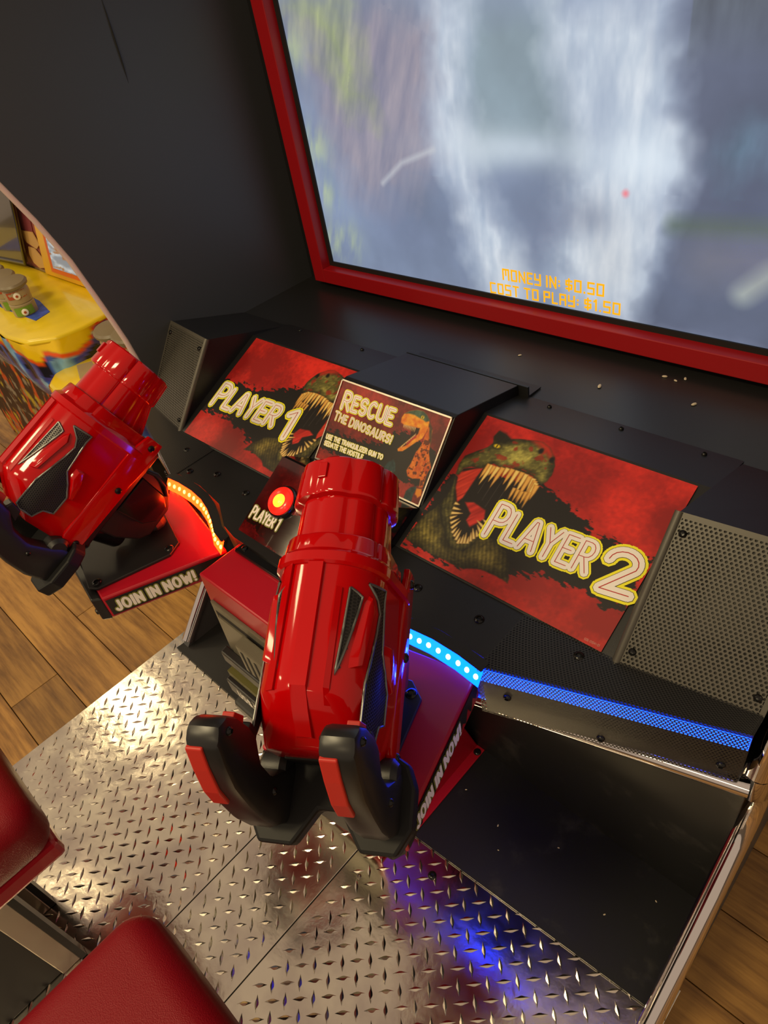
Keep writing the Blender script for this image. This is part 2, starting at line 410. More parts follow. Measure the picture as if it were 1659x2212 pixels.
# outlines of the printed artwork (fractions of the print; metres on the screen)
ART = {
    'T_upper': [(0.039, 0.442), (0.018, 0.376), (0.02, 0.306), (0.059, 0.252), (0.099, 0.201), (0.113, 0.165), (0.098, 0.116), (0.107, 0.074), (0.139, 0.076), (0.183, 0.102), (0.227, 0.078), (0.278, 0.06), (0.325, 0.046), (0.373, 0.064), (0.416, 0.115), (0.44, 0.166), (0.452, 0.223), (0.449, 0.272), (0.435, 0.303), (0.411, 0.297), (0.376, 0.274), (0.329, 0.272), (0.263, 0.285), (0.213, 0.295), (0.176, 0.287), (0.158, 0.323), (0.132, 0.347), (0.086, 0.358), (0.055, 0.387), (0.052, 0.435)],
    'T_snout': [(0.28, 0.063), (0.323, 0.043), (0.372, 0.061), (0.403, 0.1), (0.405, 0.136), (0.361, 0.102), (0.316, 0.078)],
    'T_brow': [(0.099, 0.122), (0.107, 0.074), (0.139, 0.076), (0.19, 0.103), (0.174, 0.148), (0.129, 0.159)],
    'T_eye': [(0.139, 0.173)],
    'T_nostril': [(0.344, 0.107), (0.412, 0.137)],
    'T_gum': [(0.16, 0.313), (0.202, 0.311), (0.265, 0.289), (0.335, 0.285), (0.392, 0.297), (0.418, 0.328)],
    'T_gum2': [(0.333, 0.382), (0.374, 0.383), (0.409, 0.372)],
    'T_mouth': [(0.052, 0.435), (0.055, 0.387), (0.158, 0.323), (0.203, 0.363), (0.264, 0.363), (0.367, 0.355), (0.421, 0.373), (0.384, 0.441), (0.34, 0.497), (0.321, 0.556), (0.313, 0.639), (0.315, 0.717), (0.296, 0.776), (0.257, 0.823), (0.213, 0.811), (0.159, 0.731), (0.136, 0.631), (0.092, 0.556)],
    'T_flesh': [(0.045, 0.421), (0.143, 0.331), (0.139, 0.413), (0.138, 0.564), (0.126, 0.603), (0.074, 0.516)],
    'T_tongue': [(0.16, 0.581), (0.2, 0.561), (0.271, 0.577), (0.29, 0.629), (0.269, 0.674), (0.25, 0.709), (0.217, 0.681), (0.217, 0.632)],
    'T_jaw': [(0.039, 0.442), (0.058, 0.524), (0.06, 0.591), (0.056, 0.66), (0.119, 0.755), (0.173, 0.82), (0.221, 0.862), (0.273, 0.865), (0.303, 0.815), (0.321, 0.729), (0.319, 0.651), (0.299, 0.648), (0.303, 0.716), (0.291, 0.766), (0.253, 0.814), (0.212, 0.803), (0.162, 0.729), (0.136, 0.631), (0.092, 0.556)],
    'T_body': [(0.002, 0.891), (0.017, 0.766), (0.051, 0.663), (0.119, 0.755), (0.213, 0.859), (0.288, 0.858), (0.311, 0.782), (0.318, 0.699), (0.388, 0.718), (0.46, 0.749), (0.506, 0.809), (0.546, 0.907), (0.485, 0.896), (0.419, 0.903), (0.369, 0.921), (0.335, 0.951), (0.274, 0.952), (0.16, 0.955), (0.064, 0.952), (0.005, 0.947)],
    'T_ltooth': [(0.129, 0.618), (0.151, 0.703), (0.194, 0.774), (0.242, 0.817), (0.28, 0.793), (0.299, 0.734), (0.302, 0.646)],
    'T_bandU': [(-0.004, 0.456), (0.099, 0.385), (0.432, 0.297), (0.515, 0.336), (0.585, 0.35), (0.642, 0.384), (0.694, 0.412), (0.737, 0.444), (0.818, 0.452), (0.876, 0.457), (0.921, 0.456), (0.986, 0.475)],
    'T_bandL': [(-0.003, 0.969), (0.104, 0.975), (0.202, 0.96), (0.284, 0.946), (0.419, 0.903), (0.536, 0.862), (0.584, 0.823), (0.635, 0.796), (0.691, 0.78), (0.75, 0.776), (0.804, 0.766), (0.862, 0.767), (0.904, 0.778), (0.989, 0.777)],
    'T_text0': [(0.365, 0.733)],
    'T_text1': [(0.302, 0.504)],
    'T_text2': [(0.859, 0.715)],
    'T_text3': [(0.999, 0.678)],
    'T_tt': [(0.324, 0.711), (0.293, 0.524), (0.807, 0.681), (0.806, 0.529), (0.859, 0.715), (0.993, 0.663), (0.866, 0.491)],
    'T_code': [(0.929, 0.981), (0.984, 0.977)],
    'R_head': [(0.62, 0.183), (0.63, 0.133), (0.666, 0.087), (0.72, 0.05), (0.774, 0.041), (0.813, 0.066), (0.843, 0.116), (0.853, 0.176), (0.849, 0.244), (0.839, 0.315), (0.802, 0.378), (0.761, 0.456), (0.723, 0.521), (0.687, 0.54), (0.677, 0.518), (0.694, 0.481), (0.725, 0.419), (0.75, 0.34), (0.774, 0.283), (0.79, 0.231), (0.756, 0.226), (0.711, 0.238), (0.666, 0.25), (0.628, 0.235)],
    'R_mouth': [(0.71, 0.478), (0.726, 0.397), (0.738, 0.313), (0.723, 0.248), (0.792, 0.224), (0.794, 0.284), (0.77, 0.351), (0.745, 0.431)],
    'R_crest': [(0.63, 0.133), (0.666, 0.087), (0.72, 0.05), (0.774, 0.041), (0.813, 0.066), (0.847, 0.114), (0.819, 0.139), (0.791, 0.126), (0.749, 0.119), (0.713, 0.109), (0.666, 0.115)],
    'R_eye': [(0.783, 0.104)],
    'R_neck': [(0.824, 0.104), (0.864, 0.149), (0.891, 0.2), (0.915, 0.307), (0.925, 0.42), (0.956, 0.5), (0.984, 0.569), (0.972, 0.631), (0.974, 0.715), (0.979, 0.787), (0.95, 0.805), (0.935, 0.717), (0.875, 0.753), (0.832, 0.746), (0.808, 0.694), (0.823, 0.608), (0.83, 0.472), (0.853, 0.362), (0.855, 0.262)],
    'R_stripe': [(0.847, 0.114), (0.887, 0.181), (0.916, 0.306), (0.919, 0.359), (0.884, 0.269), (0.865, 0.192)],
    'R_claw1': [(0.863, 0.98), (0.863, 0.902), (0.886, 0.845), (0.92, 0.813), (0.936, 0.825), (0.926, 0.896), (0.932, 0.984), (0.894, 1.003)],
    'R_claw2': [(0.626, 0.755), (0.638, 0.697), (0.677, 0.642), (0.704, 0.677), (0.724, 0.754), (0.69, 0.796)],
    'R_hand': [(0.936, 0.825), (0.978, 0.809), (0.987, 0.879), (0.963, 0.916), (0.939, 0.888)],
    'R_title': [(0.062, 0.325), (0.045, 0.078), (0.574, 0.308), (0.568, 0.095)],
    'R_sub': [(0.028, 0.476), (0.025, 0.392), (0.581, 0.497), (0.629, 0.516), (0.62, 0.375)],
    'R_l1': [(0.024, 0.723), (0.021, 0.669), (0.594, 0.694), (0.59, 0.651)],
    'R_l2': [(0.027, 0.807), (0.03, 0.756), (0.42, 0.746)],
    'R_band': [(0.017, 0.641), (0.118, 0.601), (0.265, 0.608), (0.404, 0.58), (0.517, 0.543), (0.617, 0.365), (0.732, 0.305), (0.853, 0.362), (0.977, 0.402), (0.019, 0.873), (0.174, 0.86), (0.763, 0.842), (0.868, 0.812)],
    'S_f1': [(-0.17, 1.352), (-0.094, 1.346), (-0.124, 1.253), (-0.122, 1.131), (-0.087, 1.053), (-0.03, 0.975), (-0.002, 0.889), (-0.015, 0.819), (-0.095, 0.834), (-0.133, 0.926), (-0.15, 1.032), (-0.187, 1.136), (-0.182, 1.254)],
    'S_f2': [(0.051, 1.335), (0.239, 1.321), (0.257, 1.242), (0.279, 1.144), (0.273, 1.073), (0.26, 0.979), (0.229, 0.86), (0.158, 0.854), (0.061, 0.917), (0.08, 1.043), (0.105, 1.131), (0.071, 1.247)],
    'S_gap': [(-0.095, 1.334), (0.055, 1.324), (0.071, 1.247), (0.101, 1.131), (-0.012, 1.127), (-0.083, 1.109), (-0.122, 1.131), (-0.124, 1.253)],
    'S_dark1': [(-0.086, 1.07), (0.071, 1.095), (0.084, 1.043), (0.066, 0.953), (-0.018, 0.993), (-0.067, 1.047)],
    'S_cliff': [(-0.554, 1.381), (-0.165, 1.352), (-0.194, 1.182), (-0.189, 1.128), (-0.247, 1.059), (-0.349, 1.006), (-0.446, 1.017), (-0.514, 1.18)],
    'S_green': [(-0.54, 1.38), (-0.372, 1.367), (-0.374, 1.275), (-0.347, 1.181), (-0.42, 1.206), (-0.472, 1.301)],
    'S_tail': [(-0.352, 1.054), (-0.29, 1.096), (-0.201, 1.124)],
    'S_red': [(0.193, 1.073)],
    'S_crea': [(0.326, 1.14), (0.359, 1.17), (0.392, 1.176), (0.404, 1.114), (0.364, 1.099), (0.329, 1.116)],
    'S_log': [(0.277, 1.032), (0.418, 1.04)],
    'S_log2': [(0.397, 0.94), (0.43, 0.975)],
    'S_tx1': [(-0.054, 0.895), (0.162, 0.898)],
    'S_tx1t': [(-0.052, 0.92), (0.163, 0.921)],
    'S_tx2': [(-0.087, 0.863), (0.195, 0.869)],
    'S_tx2t': [(-0.083, 0.886), (0.195, 0.892)],
    'S_corner': [(-0.564, 0.862), (0.453, 0.855)],
    'S_frame': [(-0.62, 0.815), (0.46, 0.816), (-0.607, 1.385)],
}
# ------------------------------------------------------------------ lettering built from strokes
def arc(cx, cy, rx, ry, a0, a1, n=7):
    return [(cx + rx * math.cos(math.radians(a0 + (a1 - a0) * i / n)), cy + ry * math.sin(math.radians(a0 + (a1 - a0) * i / n))) for i in range(n + 1)]
GLYPH = {
 'A': (.56, [[(0, 0), (.24, 1), (.32, 1), (.56, 0)], [(.11, .34), (.45, .34)]]),
 'C': (.5, [arc(.27, .5, .27, .5, 50, 310, 12)]),
 'D': (.5, [[(0, 0), (0, 1), (.2, 1)] + arc(.2, .5, .3, .5, 90, -90, 9) + [(0, 0)]]),
 'E': (.42, [[(.42, 1), (0, 1), (0, 0), (.42, 0)], [(0, .52), (.34, .52)]]),
 'G': (.52, [arc(.27, .5, .27, .5, 50, 330, 12) + [(.5, .45), (.3, .45)]]),
 'H': (.48, [[(0, 0), (0, 1)], [(.48, 0), (.48, 1)], [(0, .52), (.48, .52)]]),
 'I': (.02, [[(.01, 0), (.01, 1)]]),
 'J': (.36, [[(.36, 1), (.36, .25)] + arc(.18, .22, .18, .22, 0, -180, 6)]),
 'K': (.48, [[(0, 0), (0, 1)], [(.46, 1), (.02, .5), (.48, 0)]]),
 'L': (.40, [[(0, 1), (0, 0), (.40, 0)]]),
 'M': (.62, [[(0, 0), (.04, 1), (.31, .35), (.58, 1), (.62, 0)]]),
 'N': (.50, [[(0, 0), (0, 1), (.5, 0), (.5, 1)]]),
 'O': (.56, [arc(.28, .5, .28, .5, 90, 450, 16)]),
 'P': (.46, [[(0, 0), (0, 1), (.24, 1)] + arc(.24, .74, .22, .26, 90, -90, 6) + [(.02, .48)]]),
 'Q': (.56, [arc(.28, .5, .28, .5, 90, 450, 16), [(.34, .2), (.56, -.08)]]),
 'R': (.48, [[(0, 0), (0, 1), (.24, 1)] + arc(.24, .74, .22, .26, 90, -90, 6) + [(.02, .48)], [(.2, .48), (.48, 0)]]),
 'S': (.44, [arc(.22, .74, .22, .26, 30, 240, 8) + [(.22, .5)] + arc(.22, .26, .22, .26, 70, -150, 8)]),
 'T': (.50, [[(0, 1), (.5, 1)], [(.25, 1), (.25, 0)]]),
 'U': (.48, [[(0, 1), (0, .25)] + arc(.24, .24, .24, .24, 180, 360, 7) + [(.48, 1)]]),
 'V': (.5, [[(0, 1), (.25, 0), (.5, 1)]]),
 'W': (.68, [[(0, 1), (.15, 0), (.34, .7), (.53, 0), (.68, 1)]]),
 'Y': (.52, [[(0, 1), (.26, .5), (.52, 1)], [(.26, .5), (.26, 0)]]),
 'Z': (.46, [[(0, 1), (.46, 1), (0, 0), (.46, 0)]]),
 '0': (.5, [[(0, 0), (0, 1), (.5, 1), (.5, 0), (0, 0)]]),
 '1': (.2, [[(0, .84), (.16, 1), (.16, 0)]]),
 '2': (.5, [arc(.24, .72, .24, .28, 175, -20, 9) + [(.02, 0), (.5, 0)]]),
 '4': (.46, [[(.36, 0), (.36, 1), (0, .3), (.46, .3)]]),
 '5': (.48, [[(.48, 1), (0, 1), (0, .52), (.48, .52), (.48, 0), (0, 0)]]),
 '6': (.48, [[(.46, 1), (0, 1), (0, 0), (.48, 0), (.48, .5), (0, .5)]]),
 '!': (.04, [[(.03, 1), (.02, .3)], [(.02, .02), (.02, .0)]]),
 ':': (.04, [[(.02, .66), (.02, .7)], [(.02, .26), (.02, .3)]]),
 '.': (.04, [[(.02, 0), (.02, .03)]]),
 ',': (.04, [[(.03, .05), (0, -.12)]]),
 '-': (.3, [[(0, .5), (.3, .5)]]),
 '$': (.48, [[(.48, .86), (0, .86), (0, .5), (.48, .5), (.48, .14), (0, .14)], [(.24, 1.05), (.24, -.05)]]),
 # letters of a segment display
 'lA': (.48, [[(0, 0), (0, 1), (.48, 1), (.48, 0)], [(0, .5), (.48, .5)]]),
 'lC': (.48, [[(.48, 1), (0, 1), (0, 0), (.48, 0)]]),
 'lS': (.48, [[(.48, 1), (0, 1), (0, .5), (.48, .5), (.48, 0), (0, 0)]]),
 'lO': (.48, [[(0, 0), (0, 1), (.48, 1), (.48, 0), (0, 0)]]),
 'lM': (.56, [[(0, 0), (0, 1), (.28, 1), (.56, 1), (.56, 0)], [(.28, 1), (.28, .45)]]),
 'lY': (.48, [[(0, 1), (0, .5), (.48, .5)], [(.48, 1), (.48, 0), (0, 0)]]),
 'lP': (.48, [[(0, 0), (0, 1), (.48, 1), (.48, .5), (0, .5)]]),
}
def strokes_of(txt, gap, first=1.0, lcd=False, nth={}):
    """polylines of a whole line of text in letter heights; returns (polylines, width)"""
    x = 0; out = []; prev = ' '
    for i, ch in enumerate(txt):
        if ch == ' ': x += .32; prev = ch; continue
        g = GLYPH.get('l' + ch) if lcd else None
        wd, pls = g or GLYPH[ch]
        k = first if prev == ' ' else 1.0
        k = nth.get(i, k)
        drop = -(k - 1) * .35
        for pl in pls: out.append([(x + a * k, drop + b * k) for a, b in pl])
        x += wd * k + gap; prev = ch
    return out, x - gap

def lettering(parent, txt, corners, uv0, uv1, hv, layers, gap=.28, first=1., lift=.0012, lcd=False, name='lettering', slant=0, nth={}, bow=0, round_=True):
    """text on a flat print given by its four corners, from baseline start uv0 to end uv1, letter height hv (fraction of the print's height);
    layers: (half stroke width in letter heights, material) from the bottom up"""
    TL, TR, BR, BL = [Vector(c) for c in corners]
    dn = (TR - TL).cross(TL - BL).normalized()
    W_ = (TR - TL).length; H_ = (BL - TL).length
    ex = (TR - TL) / W_; ey = (TL - BL) / H_
    pls, wd = strokes_of(txt, gap, first, lcd, nth)
    x0, y0 = uv0[0] * W_, -uv0[1] * H_; x1, y1 = uv1[0] * W_, -uv1[1] * H_
    hy = hv * H_; sx = math.hypot(x1 - x0, y1 - y0) / wd; ca = (x1 - x0) / (wd * sx); sa = (y1 - y0) / (wd * sx)
    b = MB()
    for li, (hw, mname) in enumerate(layers):
        z = lift + .00025 * li; r = hw * hy
        def put(a, c):
            px, py = a * sx + slant * c * hy, c * hy + bow * math.sin(math.pi * a / wd) * hy
            return (x0 + px * ca - py * sa, y0 + px * sa + py * ca)
        cnt = [0]
        def w3(p): return TL + ex * p[0] + ey * p[1] + dn * (z + 4e-6 * cnt[0])
        for pl in pls:
            q = [put(*p) for p in pl]
            for i, (p0, p1) in enumerate(zip(q[:-1], q[1:])):
                d = Vector((p1[0] - p0[0], p1[1] - p0[1])); l_ = d.length
                if l_ < 1e-7: continue
                cnt[0] = (cnt[0] + 1) % 40
                d /= l_; n = Vector((-d.y, d.x)) * r
                ext = 0 if round_ else r * .9
                a0 = (p0[0] - d.x * ext, p0[1] - d.y * ext); a1 = (p1[0] + d.x * ext, p1[1] + d.y * ext)
                b.quad(w3((a0[0] - n.x, a0[1] - n.y)), w3((a1[0] - n.x, a1[1] - n.y)), w3((a1[0] + n.x, a1[1] + n.y)), w3((a0[0] + n.x, a0[1] + n.y)), li)
            if round_:
                for p in q:
                    cnt[0] = (cnt[0] + 1) % 40
                    b.add([w3((p[0] + r * math.cos(t * math.pi / 4 + .39), p[1] + r * math.sin(t * math.pi / 4 + .39))) for t in range(8)], [tuple(range(8))], li)
    me = bpy.data.meshes.new(name); me.from_pydata(b.v, [], b.f)
    for _, mn in layers: me.materials.append(MAT[mn])
    me.polygons.foreach_set('material_index', b.m)
    return link(name, me, parent)
COMIC = ((.205, 'yellow_print'), (.142, 'black_print'), (.130, 'white_print'), (.011, 'red_print'))

# ------------------------------------------------------------------ perforated sheet metal
def perforated(name, parent, mat_, wlen, hlen, to3d, pitch, hole, inside=None, k=6):
    """hex grid of cells each with a real hole; to3d maps sheet coordinates (0..wlen, 0..hlen) to space"""
    R_ = pitch / math.sqrt(3); v = []; f = []
    rows = int(hlen / (pitch * .866)) + 1; cols = int(wlen / pitch) + 1
    for j in range(rows):
        for i in range(cols):
            cx = (i + .5 * (j % 2)) * pitch; cy = j * pitch * .866
            if cx > wlen or cy > hlen or (inside and not inside(cx, cy)): continue
            b = len(v)
            for r in (R_, hole):
                for t in range(6):
                    a = math.pi / 6 + t * math.pi / 3
                    v.append(to3d(min(max(cx + r * math.cos(a), 0), wlen), min(max(cy + r * math.sin(a), 0), hlen)))
            for t in range(6): f.append((b + t, b + (t + 1) % 6, b + 6 + (t + 1) % 6, b + 6 + t))
    me = bpy.data.meshes.new(name); me.from_pydata([tuple(p) for p in v], [], f); me.materials.append(mat_)
    return link(name, me, parent)
def bil(c):
    c = [Vector(p) for p in c]
    return lambda u, v: (c[0] * (1 - u) + c[1] * u) * (1 - v) + (c[3] * (1 - u) + c[2] * u) * v
def perf_quad(name, parent, mat_, corners, pitch, hole):
    B = bil(corners); c = [Vector(p) for p in corners]
    wl = max((c[1] - c[0]).length, (c[2] - c[3]).length); hl = max((c[3] - c[0]).length, (c[2] - c[1]).length)
    # constant pitch: skip cells beyond the actual outline by mapping proportionally
    return perforated(name, parent, mat_, wl, hl, lambda a, b_: B(a / wl, b_ / hl), pitch, hole)

# ------------------------------------------------------------------ the prints
def paint_trex(s):
    A = ART
    wr = (.86 + .14 * np.sin((s.u * 1.6 - s.w * 1.0) * 190 + 6 * fbm(s.u, s.w, 12, 88, 2)))[..., None]
    s.shaded(A['T_body'], skin(s, 21, (176, 158, 72), (70, 62, 28)) * wr, .05, .45, warp=.012)
    s.shaded(A['T_jaw'], skin(s, 31, (168, 156, 76), (64, 60, 30)) * wr, .025, .45, warp=.008)
    s.poly(A['T_mouth'], (20, 14, 14), 1.5)
    st = vnoise(s.u * 1.2 + s.w * .9, s.w * .15, 90, 4)[..., None]
    s.poly(A['T_flesh'], np.array((150, 22, 14.)) * (1 - st) + np.array((215, 62, 40.)) * st, 1.8)
    s.poly(A['T_tongue'], np.array((140, 16, 14.)) * (1 - st) + np.array((214, 52, 40.)) * st, 1.8)
    s.shaded(A['T_upper'], skin(s, 41, (196, 186, 92), (84, 80, 38)), .035, .38, warp=.008)
    hs = fbm(s.u, s.w, 34, 77, 3)
    d = s.sdf(A['T_upper']); s.put((d < -.008) * np.clip((hs - .60) * 7, 0, .7), (150, 34, 20))
    s.poly(A['T_snout'], (196, 40, 26), 6, .9)
    s.poly(A['T_brow'], (24, 22, 12), 5, .92)
    for p in A['T_nostril']: s.ell(p, .011, .014, (16, 12, 10), 2)
    s.ell(A['T_eye'][0], .021, .014, (30, 24, 10), 3); s.ell(A['T_eye'][0], .016, .010, (226, 196, 30), 1.5); s.ell(A['T_eye'][0], .003, .009, (20, 16, 8), 1.2)
    g = np.array(A['T_gum'])
    for i in range(15):
        t = i / 14 * (len(g) - 1); k = min(int(t), len(g) - 2); p = g[k] + (g[k + 1] - g[k]) * (t - k)
        ln = .10 + .045 * math.sin(i * 2.1) + .03 * (i > 7)
        tooth(s, p + (0, -.012), p + (-.006 + .012 * (i / 14), ln), .026, (238, 206, 118) if i % 2 else (226, 172, 84))
    g = np.array(A['T_gum2'])
    for i in range(5):
        t = i / 4 * 2; k = min(int(t), 1); p = g[k] + (g[k + 1] - g[k]) * (t - k); tooth(s, p, p + (.004, .085), .018, (222, 170, 80))
    g = np.array(A['T_ltooth']); c = np.array((.215, .66))
    for i in range(19):
        t = i / 18 * (len(g) - 1); k = min(int(t), len(g) - 2); p = g[k] + (g[k + 1] - g[k]) * (t - k)
        e = c - p; e = e / np.linalg.norm(e); tooth(s, p - e * .012, p + e * (.018 + .012 * (i % 3)) + (0, -.016), .015, (230, 204, 130))
    for k in range(5):
        x = .19 + .035 * k; s.fill(s.line([(x, .36), (x + .004 * (k % 2), .50 + .03 * (k % 3))]) - .0006, (170, 165, 160), 1, .4)

def decal_player2():
    s = Sheet(300, 228, .757, (0, 0, 0)); red_ground(s, 3)
    torn_band(s, ART['T_bandU'], ART['T_bandL'], 5)
    paint_trex(s)
    return s
def decal_player1():
    s = Sheet(300, 228, .757, (0, 0, 0)); red_ground(s, 13)
    torn_band(s, [(-.05, .44), (.06, .45), (.3, .42), (.4, .41), (.6, .28), (.8, .25), (1.05, .3)], [(-.05, .76), (.04, .75), (.28, .75), (.46, .79), (.6, .87), (.8, .9), (1.05, .93)], 15)
    s.flip = True; s.shift = .085; paint_trex(s)
    return s
def placard_rescue():
    A = ART
    s = Sheet(300, 180, .607, (0, 0, 0)); red_ground(s, 23, (176, 46, 40), (90, 24, 24))
    torn_band(s, [(-.05, .64), (.02, .64), (.12, .60), (.27, .61), (.40, .58), (.52, .54), (.62, .37), (.73, .31), (.85, .36), (1.05, .42)],
              [(-.05, .88), (.02, .87), (.17, .86), (.45, .93), (.76, .84), (.87, .81), (1.05, .82)], 25, (26, 22, 22))
    fl = fbm(s.u, s.w, 40, 8, 3)[..., None]
    s.poly(A['R_neck'], np.array((170, 50, 12.)) * (1 - fl) + np.array((240, 150, 40.)) * fl, 1.6, warp=.01)
    d = s.sdf(A['R_neck']); s.put((d < -.004) * np.clip((fbm(s.u, s.w, 60, 12, 2) - .55) * 8, 0, .8), (70, 24, 10))
    s.poly(A['R_head'], np.array((206, 84, 14.)) * (1 - fl) + np.array((246, 190, 50.)) * fl, 1.5)
    s.poly(A['R_mouth'], (38, 12, 12), 1.8)
    s.poly([(.73, .42), (.765, .33), (.785, .30), (.79, .33), (.765, .38), (.735, .45)], (176, 40, 36), 2)
    s.poly(A['R_crest'], np.array((32, 52, 44.)) * (1 - fl) + np.array((84, 112, 90.)) * fl, 2)
    s.poly(A['R_stripe'], (40, 50, 42), 3, .8)
    for i in range(9): tooth(s, (.66 + .012 * i, .247 - .002 * i), (.664 + .012 * i, .285), .008, (232, 214, 160))
    for i in range(9): tooth(s, (.70 + .009 * i, .49 - .021 * i), (.705 + .009 * i, .455 - .021 * i), .008, (232, 214, 160))
    s.ell(A['R_eye'][0], .013, .012, (220, 190, 40), 1.5); s.ell(A['R_eye'][0], .003, .008, (20, 14, 8), 1.2)
    for k in ('R_claw1', 'R_claw2'): s.poly(A[k], np.array((10, 22, 26.)) * (1 - fl) + np.array((52, 92, 98.)) * fl, 2)
    s.poly(A['R_hand'], (214, 130, 30), 2, warp=.01)
    return s
def placard_button():
    s = Sheet(170, 100, .596, (0, 0, 0)); red_ground(s, 33, (120, 22, 24), (58, 10, 13))
    torn_band(s, [(-.05, .66), (.1, .64), (.25, .52), (.5, .5), (1.05, .55)], [(-.05, .83), (.1, .82), (.2, .88), (.4, .95), (1.05, .9)], 35, (20, 14, 14))
    return s
def screen_picture():
    X0, X1, Z0, Z1 = -.566, .566, .858, 1.494
    def cv(k): return [((x - X0) / (X1 - X0), (Z1 - z) / (Z1 - Z0)) for x, z in ART[k]]
    s = Sheet(420, 236, (Z1 - Z0) / (X1 - X0), (126, 140, 166))
    n = fbm(s.u, s.w, 7, 51, 5)[..., None]; f = fbm(s.u * 1.4, s.w * .35, 60, 55, 4)[..., None]
    s.img = s.img * (.80 + .40 * n)
    st = fbm((s.u + s.w * .42) * 1.2, (s.w - s.u * .5) * .25, 55, 61, 4)[..., None]
    s.poly(cv('S_cliff'), np.array((112, 112, 132.)) * (1 - st) * 1.1 + np.array((172, 160, 168.)) * st, 26, .9, warp=.05)
    s.poly(cv('S_green'), np.array((112, 122, 108.)) * (1 - st) + np.array((196, 214, 128.)) * st, 24, .75, warp=.06)
    for (x, z, r) in ((-.55, 1.30, .03), (-.545, 1.12, .035), (-.545, 1.02, .03), (-.50, .92, .04), (-.55, .90, .03)):
        d = np.hypot(s.u - (x - X0) / (X1 - X0), s.w - (Z1 - z) / (X1 - X0)); s.put(np.exp(-(d / r) ** 2) * .55 * np.clip((st[..., 0] - .3) * 3, 0, 1), (196, 212, 150))
    s.poly(cv('S_gap'), np.array((132, 150, 160.)) * (.85 + .3 * n), 20, .9, warp=.02)
    wf = np.array((176, 192, 210.)) * (1 - f) + np.array((240, 246, 250.)) * f
    s.poly(cv('S_f2'), wf, 26, .82, warp=.05); s.poly(cv('S_f1'), wf, 22, .85, warp=.04)
    s.poly(cv('S_dark1'), (112, 124, 148), 26, .7, warp=.03)
    for (x, z, rx, rz, c, a) in ((.02, 1.13, .22, .035, (214, 226, 236), .6), (.22, 1.12, .10, .05, (222, 234, 244), .6), (.17, .95, .07, .10, (206, 206, 206), .45),
                                 (-.03, .90, .06, .07, (196, 200, 206), .4), (-.12, 1.13, .08, .05, (206, 216, 226), .5), (.13, 1.03, .05, .04, (110, 118, 140), .6), (.15, 1.20, .03, .10, (150, 165, 188), .5),
                                 (-.30, .98, .16, .10, (112, 122, 150), .5), (-.1, 1.42, .25, .08, (176, 190, 206), .5)):
        d = np.hypot((s.u - (x - X0) / (X1 - X0)) / (rx / (X1 - X0)), (s.w - (Z1 - z) / (X1 - X0)) / (rz / (X1 - X0))); s.put(np.exp(-d ** 2 * 1.4) * a * (.6 + .8 * n[..., 0]), c)
    # dark rock on the right of the game picture
    rt = s.sdf([((x - X0) / (X1 - X0), (Z1 - z) / (Z1 - Z0)) for x, z in ((.262, 1.6), (.262, 1.25), (.292, 1.10), (.27, 1.0), (.235, .84), (.7, .84), (.7, 1.6))], .03)
    s.fill(rt, np.array((92, 100, 122.)) * (.78 + .4 * n), 14, .92)
    X = X0 + s.u * (X1 - X0); Z = Z1 - s.w * (X1 - X0)
    s.put((X > .27) * np.clip((Z - 1.24) * 7, 0, .7), np.array((84, 92, 96.)) * (.7 + .5 * f))
    s.poly(cv('S_crea'), np.array((84, 104, 122.)) * (1 - f) + np.array((120, 150, 176.)) * f, 16, .8, warp=.05)
    s.fill(s.line(cv('S_log')) - .009, np.array((84, 100, 88.)) * (.7 + .6 * n), 8, .8)
    s.fill(s.line(cv('S_log2')) - .012, np.array((176, 186, 176.)) * (.7 + .6 * n), 8, .8)
    s.fill(s.line([((x - X0) / (X1 - X0), (Z1 - z) / (Z1 - Z0)) for x, z in ((.34, .985), (.43, .995), (.5, 1.0))]) - .02, (146, 138, 138), 26, .5)
    s.fill(s.line(cv('S_tail')) - .0028, (196, 200, 206), 3, .8)
    s.ell(cv('S_red')[0], .0028, .0028, (255, 100, 110), 3)
    return s, (X0, X1, Z0, Z1)
# ------------------------------------------------------------------ wooden floor (structure)
FZ = -0.10
wall = MB().box((-6, 3.4, FZ), (4, 3.5, 3.0)).build('wall_back', mat('hall_wall', (.10, .075, .05), .7)); wall['kind'] = 'structure'
floor = MB().box((-6, -4, FZ - .06), (4, 5, FZ - .012)).build('floor', mat('floor_base', (.05, .03, .015), .6))
floor['kind'] = 'structure'
PW, PL = .152, 1.22
pm = {}
for j in range(-6, 12):
    off = rnd.random() * PL; y0 = j * PW + .05
    for i in range(-3, 2):
        x0 = -.6 + i * PL - off + PL
        if x0 > 1.6 or x0 + PL < -3.0: continue
        if 'p' not in pm:
            o = MB().box((0, 0, -.010), (PL - .0022, PW - .0022, 0)).build('plank', MAT['wood_plank'], floor, bevel=.001, segs=1); pm['p'] = o.data
        else:
            o = link('plank', pm['p'], floor)
        o.location = (x0, y0, FZ)

